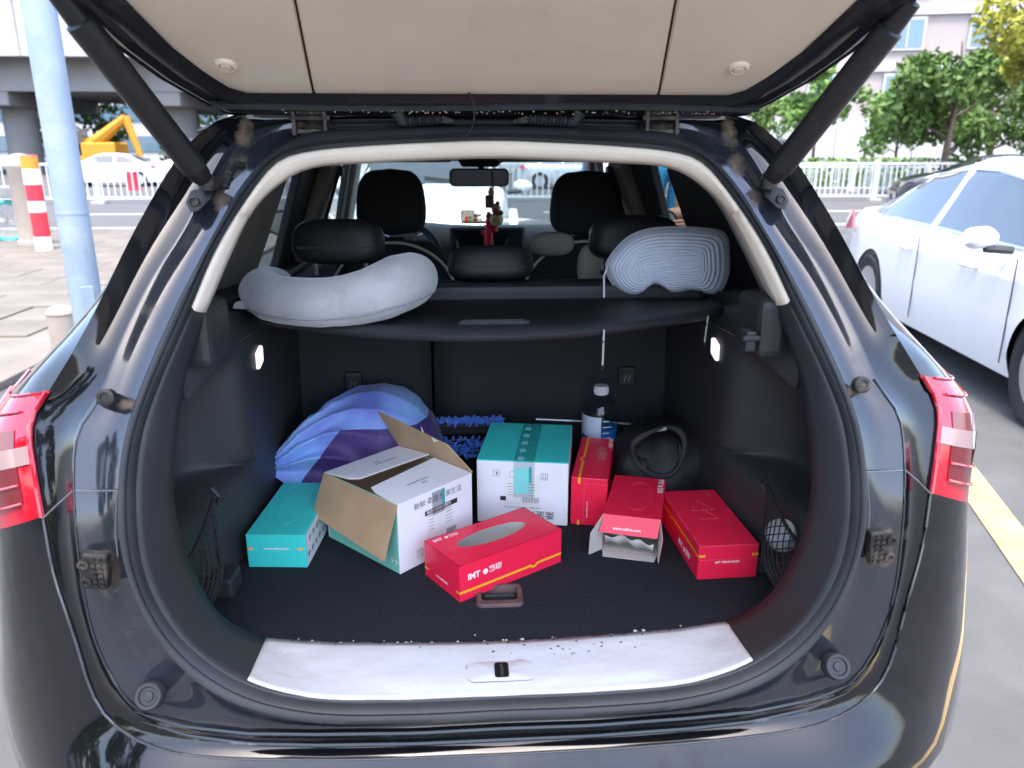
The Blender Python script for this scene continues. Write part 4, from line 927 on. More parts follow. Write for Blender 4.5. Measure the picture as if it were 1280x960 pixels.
# 5 teal tissue box
A, Bc = U(311, 709, z=.7), U(384.6, 709.7, z=.7)
t, L, D, H = tissue_flat(A, Bc, 'teal tissue box with white dotted side, lying by the left luggage net', TEAL)
L = .119
for x0, x1 in ((.003, .013), (L-.018, L-.006)): ribbon(t, [(x0, H*.575), (x1, H*.575)], .0065, lambda a, b: (a, 0, b), (0, -.0006, 0), GOLD, 'tan_tab')
textmesh('lettering', 'www.xdimt.com', .0075, WPRINT, t, (L*.5, -.0006, H*.58), (math.pi/2, 0, 0), 'CENTER', bold=.0002)
MB().add([(L+.0006, .003, .002), (L+.0006, D-.003, .002), (L+.0006, D-.003, H-.002), (L+.0006, .003, H-.002)], [(0, 1, 2, 3)]).build('white_side', WCARD, t)
mb = MB()
for i in range(9):
    for j in range(2):
        y0 = .014+i*.027+(.012 if j else 0); z0 = .02+j*.03
        mb.add([(L+.0012, y0+p[0], z0+p[1]) for p in ((-.004, 0), (.002, -.003), (.006, .002), (.003, .009), (-.003, .011))], [(0, 1, 2, 3, 4)])
        mb.add([(L+.0012, y0+p[0]+.008, z0+p[1]+.004) for p in ((-.002, 0), (.002, -.002), (.003, .004), (-.001, .005))], [(0, 1, 2, 3)])
o = mb.build('dotted_print', INK, t); o['kind'] = 'stuff'
TL = mat('teal_sheen_print', (.045, .46, .42), .3)
MB().tube([(L*.52+.030*math.cos(a), D*.52+.088*math.sin(a), H+.0003) for a in np.linspace(0, 2*math.pi, 44)[:-1]], .0006, 4, closed=True).build('slot_perforation', TL, t)
MB().box((L/2, -.0003, H*.30), (L*.98, .0004, .0006)).box((L/2, -.0001, H-.0008), (L*.99, .0006, .0012)).build('flap_edge', mat('teal_fold', (.10, .55, .50), .4), t)
# 6 white carton taped shut, upside down
A, Bc = np.array((-.032, 1.576, .7)), np.array((.168, 1.542, .7))
t, L = boxthing('carton', A, Bc, .15, .24, 'white carton taped shut with teal top, next to the bottle', 'box'); H, D = .150, .243
MB().box((L/2, D/2, H/2-.0006), (L, D, H-.0012)).build('carton_body', WCARD, t, bevel=.002)
MB().box((L/4, D/2, H+.0005), (L/2-.0006, D+.001, .0024)).build('carton_flap', TEAL, t, bevel=.0008); MB().box((L*.75, D/2, H+.0005), (L/2-.0006, D+.001, .0024)).build('carton_flap', TEAL, t, bevel=.0008)
tw = .046; tx = L*.52
tp = MB().grid([[(tx-tw/2, D, H+.0022), (tx+tw/2, D, H+.0022)], [(tx-tw/2, -.0012, H+.0022), (tx+tw/2, -.0012, H+.0022)], [(tx-tw/2-.001, -.0014, H-.085), (tx+tw/2-.001, -.0014, H-.085)]]).build('parcel_tape', glass('tape_film', (.80, .86, .86)), t)
mb = MB()
for k in range(5): mb.box((tx+tw*.32, .012+k*.048, H+.0028), (.006, .026, .0004))
mb.box((tx+tw*.30, -.0020, H-.030), (.006, .0004, .038)).build('tape_print', TEALP, t)
mb = MB()
for k in range(5): mb.box((tx-tw*.18, .012+k*.048, H+.0026), (.014, .020, .0003))
o = mb.box((tx-tw*.1, -.0016, H-.045), (.034, .0003, .06)).build('tape_pattern', mat('tape_pale', (.22, .66, .62), .3), t); o['kind'] = 'stuff'
def frame2(mb, cx, cz, s_, y, w_=.0007):
    for dx, dz, a, b in ((0, s_/2, s_, w_), (0, -s_/2, s_, w_), (s_/2, 0, w_, s_), (-s_/2, 0, w_, s_)): mb.box((cx+dx, y, cz+dz), (a, .0003, b))
mb = MB(); yy = -.0012
frame2(mb, L*.22, H*.81, .014, yy); frame2(mb, L*.40, H*.80, .014, yy); frame2(mb, L*.74, H*.78, .015, yy)
for dx in (-.003, .003):
    mb.box((L*.74+dx, yy, H*.78+.001), (.0011, .0003, .010)); mb.add([(L*.74+dx-.0022, yy-.0001, H*.755), (L*.74+dx+.0022, yy-.0001, H*.755), (L*.74+dx, yy-.0001, H*.735)], [(0, 1, 2)])
mb.add([(L*.21, yy-.0001, H*.83), (L*.235, yy-.0001, H*.83), (L*.215, yy-.0001, H*.79), (L*.228, yy-.0001, H*.775)], [(0, 1, 2), (1, 3, 2)])
for k in range(18): mb.box((L*.50+k*.0021, yy, H*.395), (.0006+.0008*(k*7 % 3)/2, .0003, .013))
for k in range(5):
    mb.box((L*.37, yy-.0005, H*(.47+.045*k)), (.012-.001*(k % 3), .0002, .0012)); mb.box((L*.60, yy-.0005, H*(.47+.045*k)), (.016-.002*(k % 2), .0002, .0012))
mb.build('printed_marks', INK, t)
MB().box((L*.29, yy, H*.41), (.013, .0004, .010)).build('printed_block', BLACKINK, t)
MB().box((L*.5, -.0010, H*.55), (L*.40, .0002, .07)).build('paper_label', mat('label_paper', (.76, .76, .74), .6), t)
textmesh('lettering', '活生鲜新', .021, INK, t, (L*.44, -.0014, H*.17), (math.pi/2, math.pi, 0), 'RIGHT'); textmesh('lettering', '柔洁', .021, INK, t, (L*.86, -.0014, H*.17), (math.pi/2, math.pi, 0), 'LEFT')
textmesh('lettering', 'Soft Paper Comes of a Good Life', .006, INK, t, (L*.5, -.0014, H*.27), (math.pi/2, math.pi, 0), 'CENTER')
# 7 open carton: four flaps, kraft inside
A = U(500.5, 718, z=.7); TR = U(590.4, 590.7, z=.851); ang = math.atan2(TR[1]-A[1], TR[0]-A[0])
t = empty('carton', (A[0], A[1], .70), ang, 'open white and mint carton with kraft flaps standing up', 'box')
L, D, H, th = .205, .236, .150, .003
MINT = mat('mint_card', (.20, .58, .46), .45, var=.05)
for c, sz, m_, nm in (((L/2, th/2, H/2), (L, th, H), WCARD, 'front_panel'), ((L/2, D-th/2, H/2), (L, th, H), WCARD, 'back_panel'), ((th/2, D/2, H/2), (th, D-2*th, H), MINT, 'side_panel'), ((L-th/2, D/2, H/2), (th, D-2*th, H), MINT, 'side_panel')):
    p = MB().box(c, sz).build(nm, m_, t, bevel=.0008)
    if nm == 'side_panel' and c[0] < .1:
        textmesh('lettering', '☂ ↑↑', .016, WPRINT, p, (-.0006, .055, .022), (math.pi/2, 0, -math.pi/2))
MB().box((L/2, D/2, .002), (L-.006, D-.006, .003)).build('bottom_panel', KRAFT, t)
for c, sz in (((L/2, D-th-.0006, H/2), (L-2*th, .001, H-.002)), ((th+.0006, D/2, H/2), (.001, D-2*th, H-.002)), ((L-th-.0006, D/2, H/2), (.001, D-2*th, H-.002)), ((L/2, th+.0006, H/2), (L-2*th, .001, H-.002))): MB().box(c, sz).build('kraft_lining', KRAFT, t)
def cflap(pts, m_out, m_in, name, up):
    pts = [np.array(p, float) for p in pts]; n = np.cross(pts[1]-pts[0], pts[2]-pts[0]); n = n/np.linalg.norm(n)
    if n@np.array(up) < 0: n = -n
    a = MB().prism(pts, -n*.0014).build(name, m_out, t); MB().prism([p-n*.0015 for p in pts], -n*.0014).build('flap_lining', m_in, a); return a, n
zt = H+.001
a1, n1 = cflap([(0, 0, zt), (L, 0, zt), (L-.004, D*.47, zt+.006), (.012, D*.40, zt+.004), (.004, D*.30, zt+.003)], WCARD, KRAFT, 'long_flap', (0, 0, 1))
a2, n2 = cflap([(0, D, zt), (L, D, zt), (L-.004, D*.54, zt+.010), (.014, D*.56, zt+.012), (.004, D*.66, zt+.008)], WCARD, KRAFT, 'long_flap', (0, 0, 1))
textmesh('lettering', 'wonderful tissue', .0085, INK, t, (L*.32, D*.20, zt+.0045), (R_(2.2), 0, 0)); textmesh('lettering', 'CH', .010, INK, t, (L*.46, D*.14, zt+.0042), (R_(2), 0, 0))
textmesh('lettering', 'wonderful tissue', .0085, INK, t, (L*.70, D*.72, zt+.0088), (0, 0, math.pi)); textmesh('lettering', 'CH', .010, INK, t, (L*.52, D*.78, zt+.0072), (0, 0, math.pi))
cflap([(-.001, 0, zt-.001), (-.001, D, zt-.001), (-.034, D+.004, zt-.088), (-.042, -.002, zt-.104)], KRAFT, KRAFT, 'end_flap', (-1, 0, .3))
cflap([(L+.001, 0, zt), (L+.001, D, zt), (L-.022, D+.045, zt+.080), (L-.014, .060, zt+.052)], KRAFT, KRAFT, 'end_flap', (-1, 0, .3))
MB().prism([(L-.016, D*.40, zt+.050), (L-.017, D*.34, zt+.056), (L-.018, D*.42, zt+.060)], (-.003, 0, .001)).build('torn_paper', WCARD, t)
mb = MB(); yy = -.0006
for k in range(14): mb.box((L*.62+k*.0021, yy, H*.30), (.0006+.0008*(k*5 % 3)/2, .0003, .012))
for k in range(5):
    mb.box((L*.42, yy, H*(.44+.05*k)), (.014-.001*(k % 3), .0002, .0012)); mb.box((L*.66, yy, H*(.44+.05*k)), (.018-.002*(k % 2), .0002, .0012))
frame2(mb, L*.26, H*.17, .017, yy)
for dx in (-.0035, .0035):
    mb.box((L*.26+dx, yy, H*.165), (.0011, .0003, .011)); mb.add([(L*.26+dx-.0024, yy-.0001, H*.20), (L*.26+dx+.0024, yy-.0001, H*.20), (L*.26+dx, yy-.0001, H*.225)], [(0, 1, 2)])
mb.build('printed_marks', INK, t)
MB().box((L*.56, yy, H*.70), (L*.44, .0004, .0105)).build('printed_block', BLACKINK, t)
textmesh('lettering', '精选优质原浆制作', .0085, WPRINT, t, (L*.36, -.0011, H*.70), (math.pi/2, 0, 0))
textmesh('lettering', '新鲜·柔洁·悦享生活', .0155, INK, t, (L*.20, -.0008, H*.86), (math.pi/2, 0, 0))
MB().box((L*.54, -.0003, H*.48), (L*.36, .0002, .05)).build('paper_label', MATS['label_paper'], t)
MB().box((L*.59, -.0016, H*.85), (.0065, .0004, .036)).build('tape_print', TEALP, t)
MB().box((L*.52, -.0012, H*.80), (.034, .0003, .05)).build('parcel_tape', glass('tape_film', (.8, .86, .86)), t)
# 8 screenwash bottle
c = np.array((.299, 1.895, .70))
bt = empty('bottle', c, 0, 'clear plastic bottle of blue liquid with white screw cap', 'bottle')
pr = [(.001, .001), (.040, .001), (.047, .008), (.048, .02), (.046, .03), (.048, .04), (.048, .135), (.0475, .150), (.044, .166), (.034, .182), (.022, .193), (.016, .198), (.0155, .203)]
MB().lathe(pr, n=36).build('bottle_body', glass('pet_plastic', (.93, .95, .96)), bt, smooth=True)
MB().lathe([(.001, .003), (.039, .003), (.0455, .01), (.0465, .02), (.0465, .108), (.001, .108)], n=36).build('blue_liquid', mat('blue_liquid', (.03, .24, .66), .08, var=.05, trans=.25, ior=1.33), bt, smooth=True, angle=50)
cp = MB().lathe([(.0175, .196), (.0185, .199), (.0185, .216), (.0165, .219), (.001, .2195)], n=30).build('cap', mat('cap_white', (.78, .79, .79), .4), bt, smooth=True, angle=40)
mb = MB()
for k in range(30): a = 2*math.pi*k/30; mb.box((.0187*math.cos(a), .0187*math.sin(a), .207), (.0012, .0012, .014), Matrix.Rotation(a, 3, 'Z'))
mb.build('cap_ribs', mat('cap_white', (.78, .79, .79)), cp)
def wrap(z0, z1, a0, a1, m, name, r=.0486, n=18, wave=0): return MB().grid([[(r*math.cos(a), r*math.sin(a), z+(wave*math.sin(2.2*(a-a0)) if z == z0 else 0)) for a in np.linspace(a0, a1, n)] for z in (z0, z1)]).build(name, m, bt, smooth=True)
LBL = mat('label_white', (.62, .70, .80), .35, var=.05)
wrap(.086, .146, math.pi*.90, math.pi*1.46, LBL, 'bottle_label', wave=.006); wrap(.055, .088, math.pi*.90, math.pi*1.9, mat('label_blue', (.02, .16, .50), .35), 'bottle_label', r=.0487)
for k, (z, dz) in enumerate(((.136, .0), (.120, 0), (.104, 0), (.090, 0))):
    wrap(z-.0016, z+.0010, math.pi*1.49, math.pi*(1.60+.04*(k % 2)), WPRINT, 'label_text', r=.0489)
# 9 drawstring bag
bag = empty('drawstring_bag', (-.29, 1.83, .70), 0, 'blue and purple drawstring fabric bag slumped behind the open carton', 'bag')
rows = []; NU, NV = 170, 120
knot = U(352, 583, y=1.70)-np.array((-.29, 1.83, .70))
xk = [-.222, -.205, -.18, -.14, -.09, -.03, .03, .08, .12, .15, .168, .176]
hk = [.108, .120, .142, .180, .214, .238, .244, .232, .205, .165, .11, .05]; zk = [.084, .072, .058, .035, .012, .004, .004, .004, .004, .004, .004, .03]
wk = [.016, .026, .042, .075, .112, .140, .148, .142, .125, .095, .060, .015]; yk = [-.125, -.118, -.105, -.075, -.035, -.005, 0, 0, .0, .005, .01, .015]
for i in range(NU+1):
    x = xk[0]+(xk[-1]-xk[0])*(.5-.5*math.cos(math.pi*i/NU)); u = (x-xk[0])/(xk[-1]-xk[0])
    top, zb, w_, yc = [float(np.interp(x, xk, q)) for q in (hk, zk, wk, yk)]; row = []
    for j in range(NV+1):
        v = math.pi*j/NV; cv, sv = math.cos(v), max(0, math.sin(v))
        p = np.array((x, yc-w_*np.sign(cv)*abs(cv)**.8, zb+(top-zb)*sv**.72)); nr = np.array((-.3*(1-2*u), -cv, sv+.05)); nr /= np.linalg.norm(nr)
        wob = 1.5*noise3((x*.6, v*.10, 0), 9, 2)
        amp = (.0042+.0135*math.exp(-((u-.12)/.28)**2))*np.clip(w_/.05, .25, 1)*np.clip(1.25-u*1.1, .15, 1)
        fold = 1-2*abs(math.sin(v*8.5+wob+1.2*u))**.8; p = p+nr*amp*fold
        p = p+nr*(.004*noise3(p, 12, 3)+.008*noise3(p, 5, 11)+.004*math.sin(70*(x-.35*p[2]))*np.clip((x-.08)/.06, 0, 1)*sv)
        s_ = p[0]*20+(p[2]-.1)*14; p = p+nr*.006*math.sin(s_*2.2+2*noise3(p, 5, 8))*np.clip((.165-p[2])/.06, 0, 1)*np.clip((x+.1)/.05, 0, 1)
        p[2] = max(p[2], .004); row.append(p)
    rows.append(row)
bm_ = bpy.data.materials.new('printed_bag_fabric'); bm_.use_nodes = True; tn = bm_.node_tree; bs = tn.nodes['Principled BSDF']; bs.inputs['Roughness'].default_value = .55; bs.inputs['Sheen Weight'].default_value = .15
tc = tn.nodes.new('ShaderNodeTexCoord'); sx_ = tn.nodes.new('ShaderNodeSeparateXYZ'); tn.links.new(tc.outputs['Object'], sx_.inputs[0])
nz_ = tn.nodes.new('ShaderNodeTexNoise'); nz_.inputs['Scale'].default_value = 5.5; nz_.inputs['Detail'].default_value = 5; tn.links.new(tc.outputs['Object'], nz_.inputs['Vector'])
cr = tn.nodes.new('ShaderNodeValToRGB'); e_ = cr.color_ramp.elements; e_[0].position = .32; e_[0].color = (.16, .20, .60, 1); e_[1].position = .72; e_[1].color = (.24, .62, .92, 1); q_ = cr.color_ramp.elements.new(.5); q_.color = (.26, .42, .82, 1)
tn.links.new(nz_.outputs['Fac'], cr.inputs[0])
# the purple print panel: low, to the right of the neck; its edge is nearly straight
m1 = tn.nodes.new('ShaderNodeMath'); m1.operation = 'LESS_THAN'; m1.inputs[1].default_value = .176; tn.links.new(sx_.outputs[2], m1.inputs[0])
ad = tn.nodes.new('ShaderNodeMath'); ad.operation = 'MULTIPLY_ADD'; ad.inputs[1].default_value = -.9; ad.inputs[2].default_value = -.015; tn.links.new(sx_.outputs[2], ad.inputs[0])
sb = tn.nodes.new('ShaderNodeMath'); sb.operation = 'ADD'; tn.links.new(sx_.outputs[0], sb.inputs[0]); tn.links.new(sx_.outputs[2], sb.inputs[1])
m2 = tn.nodes.new('ShaderNodeMath'); m2.operation = 'GREATER_THAN'; m2.inputs[1].default_value = -.06
s2 = tn.nodes.new('ShaderNodeMath'); s2.operation = 'MULTIPLY_ADD'; s2.inputs[1].default_value = -.8; tn.links.new(sx_.outputs[2], s2.inputs[0]); tn.links.new(sx_.outputs[0], s2.inputs[2]); tn.links.new(s2.outputs[0], m2.inputs[0]); m2.inputs[1].default_value = -.20
m3 = tn.nodes.new('ShaderNodeMath'); m3.operation = 'MULTIPLY'; tn.links.new(m1.outputs[0], m3.inputs[0]); tn.links.new(m2.outputs[0], m3.inputs[1])
mx = tn.nodes.new('ShaderNodeMix'); mx.data_type = 'RGBA'; mx.inputs['B'].default_value = (.060, .026, .150, 1); tn.links.new(m3.outputs[0], mx.inputs['Factor']); tn.links.new(cr.outputs[0], mx.inputs['A']); tn.links.new(mx.outputs['Result'], bs.inputs['Base Color'])
MB().grid(rows).build('bag_body', bm_, bag, smooth=True, angle=180)
mb = MB(); mb.tube([knot+np.array((0, .0, .015)), knot+np.array((-.012, .01, -.02)), knot+np.array((.0, .03, -.06)), knot+np.array((.03, .04, -.065))], .003, 6).build('drawstring', mat('cord_black', (.012, .012, .014), .7), bag, smooth=True)
w0 = U(527, 543, y=1.76)-np.array((-.29, 1.83, .70)); MB().tube([w0+np.array((-.02, .02, .03)), w0+np.array((-.006, 0, .03)), w0+np.array((.004, -.01, .01)), w0+np.array((.014, -.016, -.02))], .0022, 6).build('white_cord', WCARD, bag, smooth=True)
# dark folded mat under the bag
dm = MB().grid([[(-.47+.34*u, 1.66+.34*v, .705+.03*(1-v)*(.6+.4*math.sin(6*u))) for u in np.linspace(0, 1, 12)] for v in np.linspace(0, 1, 6)]).build('folded_mat', mat('black_nylon', (.012, .012, .014), .6, bump=.3, bscale=30), smooth=True, solid=.02); tag(dm, 'black folded mat beneath the blue and purple bag', 'mat')
# 10 blue chenille duster in a black tray behind the cartons
du = empty('duster', (-.06, 1.90, .70), 0, 'blue chenille duster with a black frame behind the two cartons', 'duster')
MB().box((0, .02, .10), (.20, .03, .03)).box((-.085, .02, .05), (.02, .02, .1)).box((.085, .02, .05), (.02, .02, .1)).build('duster_frame', mat('black_nylon', (.012, .012, .014)), du, bevel=.005)
mb = MB(); BL = mat('blue_chenille', (.05, .20, .72), .9, var=.35, vscale=60, sheen=.4)
for i in range(430):
    x = rng.uniform(-.10, .10); top_ = rng.random() < .5; z = .122 if top_ else rng.uniform(.03, .085); y = (.02 if top_ else -.004)+rng.normal(0, .007)
    d = np.array((rng.normal(0, .5), -.6, rng.normal(.1, .5))); d = d/np.linalg.norm(d); p = np.array((x, y, z)); mb.tube([p, p+d*.009, p+d*.017], [.0030, .0036, .0012], 6)
o = mb.build('chenille_tufts', BL, du, smooth=True); o['kind'] = 'stuff'
MB().tube([np.array(U(670, 524, y=1.97))-np.array((-.06, 1.90, .70)), np.array(U(760, 528, y=1.97))-np.array((-.06, 1.90, .70)), np.array(U(800, 531, y=1.97))-np.array((-.06, 1.90, .70))], .0035, 8).build('duster_handle', mat('grey_tube', (.35, .36, .38), .3, metal=.6), du, smooth=True)
# 11 black bag with open mouth
sb_ = empty('soft_bag', (.46, 1.78, .70), 0, 'soft black bag with a gaping round mouth in the boot corner', 'bag')
NY = mat('black_nylon', (.012, .012, .014)); NY2 = mat('charcoal_lining', (.035, .035, .038), .8, bump=.2, bscale=60)
rows = []
for j in range(17):
    v = j/16; ph = v*math.pi*.5; row = []
    for i in range(40):
        a = 2*math.pi*i/40; p = np.array((.165*math.cos(a)*math.cos(ph)**.6, .13*math.sin(a)*math.cos(ph)**.6, .150*math.sin(ph)))
        p += np.array((noise3(p, 9, 2), noise3(p, 9, 5), noise3(p, 9, 8)))*.022+.006*math.sin(7*a+3*v)*np.array((math.cos(a), math.sin(a), 0)); p[2] = max(.003, p[2]); row.append(p)
    rows.append(row)
MB().grid(rows, closed=True).build('bag_body', NY, sb_, smooth=True, angle=180)
mc_ = U(823, 563, y=1.66)-np.array((.46, 1.78, .70))
ring = [mc_+np.array((.062*math.cos(a)*(1+.06*math.sin(3*a)), .012*math.sin(2*a), .060*math.sin(a)+.006*math.sin(2*a+1))) for a in np.linspace(0, 2*math.pi, 40)[:-1]]
MB().tube(ring, [.006+.002*math.sin(3*a) for a in np.linspace(0, 6.28, 39)], 10, closed=True, up=(0, 1, 0)).build('mouth_collar', NY2, sb_, smooth=True)
MB().grid([[r_ for r_ in ring], [mc_+(r_-mc_)*.96+np.array((0, .05, 0)) for r_ in ring], [mc_+(r_-mc_)*.5+np.array((0, .09, -.01)) for r_ in ring]], closed=True).build('mouth_lining', NY, sb_, smooth=True)
for sgn in (-1, 1): MB().grid([[mc_+np.array((sgn*(.028+.028*math.sin(q)), .004+.012*w_, -.012-.04*math.cos(q)*1.0+.01*w_)) for q in np.linspace(-.2, 1.7, 8)] for w_ in (0, 1, 2)]).build('lining_fold', NY2, sb_, smooth=True, solid=.004)
MB().box(mc_+np.array((.0, .0, .052)), (.032, .004, .007), Matrix.Rotation(-.15, 3, 'Y')).build('sewn_label', mat('tag_grey', (.35, .35, .34), .7), sb_)
MB().tube([(.10, -.05, .14), (.14, -.09, .09), (.165, -.10, .03), (.19, -.11, .004)], .012, 8, flat=.3).build('bag_strap', NY2, sb_, smooth=True)
MB().tube([(.135, -.086, .075), (.137, -.098, .06), (.139, -.086, .05)], .003, 6).build('strap_buckle', METAL, sb_, smooth=True)
# 12 bottles tucked behind the nets
b1 = empty('small_bottle', (-.53, 1.155, .765), 0, 'white and green bottle tucked inside the luggage net by the teal box', 'bottle'); b1.rotation_euler = (.5, -.35, 0)
MB().lathe([(.001, 0), (.026, .0), (.028, .01), (.028, .10), (.015, .125), (.014, .13)], n=24).build('bottle_body', mat('bottle_white', (.7, .74, .7), .35), b1, smooth=True, angle=50)
MB().lathe([(.0284, .012), (.0284, .06)], n=24).build('bottle_label', mat('bottle_green', (.1, .42, .25), .4), b1, smooth=True); MB().lathe([(.016, .128), (.016, .15), (.001, .151)], n=20).build('cap', MATS['cap_white'], b1, smooth=True)
b2 = MB().lathe([(.001, 0), (.026, 0), (.028, .008), (.028, .03), (.026, .034), (.001, .035)], n=24).build('jar_lid', mat('jar_grey', (.5, .52, .55), .35), smooth=True, angle=40); b2.location = U(980, 676, x=.535); b2.location.x += .0; tag(b2, 'pale round tub inside the luggage net beside the closed red box', 'tub'); b2.rotation_euler = (.3, -.5, 0)
# 13 grey neck pillow on the cover
gp = empty('neck_pillow', (-.35, 1.62, 1.177), 0, 'pale grey velvety neck pillow lying on the cargo cover', 'pillow')
ctrl = [(350, 358, 1.74, .040), (338, 360, 1.68, .047), (330, 366, 1.60, .050), (352, 375, 1.54, .052), (405, 379, 1.50, .053), (455, 371, 1.50, .056), (497, 355, 1.54, .058), (513, 347, 1.62, .056), (500, 342, 1.72, .045)]
P = np.array([list(U(c[0], c[1], y=c[2]))+[c[3]] for c in ctrl]); t_ = np.linspace(0, len(ctrl)-1, 90)
def cr_spline(P, t):
    out = []
    for q in t:
        i = min(int(q), len(P)-2); f_ = q-i; p0, p1, p2, p3 = P[max(i-1, 0)], P[i], P[i+1], P[min(i+2, len(P)-1)]
        out.append(.5*((2*p1)+(-p0+p2)*f_+(2*p0-5*p1+4*p2-p3)*f_**2+(-p0+3*p1-3*p2+p3)*f_**3))
    return np.array(out)
Q = cr_spline(P, t_); org = np.array((-.35, 1.62, 1.177))
rad = Q[:, 3].copy(); s01 = np.linspace(0, 1, 90); capf = np.minimum(1, np.sqrt(np.clip(1-(1-np.minimum(s01, 1-s01)/.07).clip(0)**2, 0, 1))); rad = np.maximum(rad*capf, .002)
mb = MB(); Qp = [q[:3]-org for q in Q]
v0 = len(mb.v); mb.tube(Qp, list(rad), 28, flat=.95)
for k, v in enumerate(mb.v):
    v = np.array(v); n = .004*noise3(v, 9, 1)+.0022*noise3(v, 26, 5); c = Qp[min(k//28, 89)]; d = v-c; ln = np.linalg.norm(d)+1e-6; v = v+d/ln*n
    v[2] = max(v[2], .000+.001*noise3(v, 20, 2)); mb.v[k] = tuple(v)
VEL = mat('grey_velvet', (.44, .44, .435), .85, var=.14, vscale=9, sheen=.5, bump=.12, bscale=240, dirt=((.30, .31, .315), 12, .5, .75))
mb.build('pillow_body', VEL, gp, smooth=True, angle=180)
front = []
for i in range(6, 84):
    tdir = np.array(Qp[min(i+1, 89)])-np.array(Qp[max(i-1, 0)]); sdir = np.cross(tdir, (0, 0, 1.)); sdir /= np.linalg.norm(sdir)+1e-9
    front.append(np.array(Qp[i])+sdir*rad[i]*.90+np.array((0, 0, -rad[i]*.43)))
MB().tube(front, .0025, 6).build('zip_seam', mat('seam_grey', (.27, .29, .30), .8), gp, smooth=True)
a_ = U(294, 384, y=1.56)-org; MB().grid([[a_+np.array((.0, 0, .010)), a_+np.array((.03, .0, .016))], [a_+np.array((-.004, -.005, -.002)), a_+np.array((.03, -.005, -.004))]]).build('zip_tab', VEL, gp, solid=.008, bevel=.003)
# 14 ribbed travel pillow, standing on edge
ol = [(760, 332), (768, 318), (785, 300), (806, 290), (830, 286), (860, 286), (890, 288), (908, 292), (916, 302), (918, 322), (918, 342), (913, 358), (905, 368), (893, 369.5), (880, 366), (866, 364.5), (850, 367), (840, 366), (830, 360), (820, 356), (812, 360), (803, 367), (793, 370), (780, 366), (769, 357), (762, 345)]
yp = 1.74; O2 = np.array([U(p[0], p[1], y=yp) for p in ol]); rp = empty('travel_pillow', (.42, yp, 1.177), 0, 'ribbed pale blue travel pillow standing on the cargo cover', 'pillow')
oo = np.array((.42, yp, 1.177)); OL = cr_spline(np.vstack([O2, O2[:1]]), np.linspace(0, len(ol), 121)[:-1])-oo; fc = U(802, 333, y=yp)-oo
spine = U(880, 326, y=yp)-oo
rows = []; NR = 96
lowz = OL[:, 2].min()
for side_ in (1, -1):
    rr = []
    for j in range(NR+1):
        q = j/NR; row = []
        for k in range(120):
            cen = fc+(spine-fc)*(1-q)*np.clip((OL[k][0]-fc[0])/.2, 0, 1)*.9
            p = cen+(OL[k]-cen)*q; bul = .055*math.sqrt(max(0, 1-q**2.6)); crv = .16*max(0, (p[0]-fc[0]-.08))**1.2*1.3
            rib = (.0013*math.sin(q*2*math.pi*11.5) if side_ == 1 else 0)*(1-q**8)
            rr_ = np.array((p[0], -side_*(bul+rib)+crv+.02, p[2])); row.append(rr_)
        rr.append(row)
    rows.append(rr)
KN = mat('blue_knit', (.74, .80, .92), .85, var=.04, sheen=.3, bump=.15, bscale=350)
MB().grid(rows[0], closed=True).build('ribbed_face', KN, rp, smooth=True, angle=180); MB().grid(rows[1], closed=True).build('back_face', KN, rp, smooth=True, angle=180)
MB().tube([np.array((p[0], .02+.16*max(0, (p[0]-fc[0]-.08))**1.2*1.3, p[2])) for p in OL], .0032, 6, closed=True, up=(0, 1, 0)).build('piping', mat('pale_piping', (.50, .53, .55), .7), rp, smooth=True)
q0 = U(755, 345, y=1.72)-oo; MB().tube([q0+np.array((.012, .02, .02)), q0, U(755, 372, y=1.70)-oo], .0022, 6).build('white_strap', WCARD, rp, smooth=True)
# hanging toggles under the cover, tied to the pillow's cord
for (x0, y0), (x1, y1), nm in (((755, 412), (753, 462), 'white cord with a bead dangling below the cargo cover centre'), ((885, 398), (880, 432), 'white cord hanging under the cargo cover near the boot lamp')):
    yy_ = 1.44 if x0 < 800 else 1.56; a_, b_ = U(x0, y0, y=yy_), U(x1, y1, y=yy_); a_[2] = max(a_[2], 1.17)
    c = empty('hanging_cord', a_, 0, nm, 'cord'); d = b_-a_
    MB().tube([(0, 0, 0), d*.5, d*.9], .0021, 6).build('cord', mat('dull_white_cord', (.42, .42, .40), .7), c, smooth=True); MB().tube([d*.28, d*.31], .0035, 8).build('bead', PLAS, c, smooth=True); MB().tube([d*.88, d], [.0028, .0012], 8).build('cord_tip', PLAS, c, smooth=True)
# 15 cream cushions strapped to the front passenger seat
for c, rx, rz_, lab in ((U(690, 305, y=2.93), .085, .045, 'beige cushion strapped behind the front passenger headrest'), (U(738, 335, y=2.30), .04, .07, 'small beige cushion between the rear headrests and ribbed pillow')):
    rows = []
    for j in range(13):
        ph = -math.pi/2+math.pi*j/12; rows.append([(c[0]+rx*math.cos(ph)**.6*math.cos(a) if j not in (0, 12) else c[0], c[1]+.045*math.cos(ph)**.6*math.sin(a) if j not in (0, 12) else c[1], c[2]+rz_*math.sin(ph)) for a in np.linspace(0, 2*math.pi, 25)[:-1]])
    o = MB().grid(rows, closed=True).build('cushion', mat('beige_suede', (.42, .37, .31), .85, var=.1), smooth=True, angle=180); tag(o, lab, 'cushion')
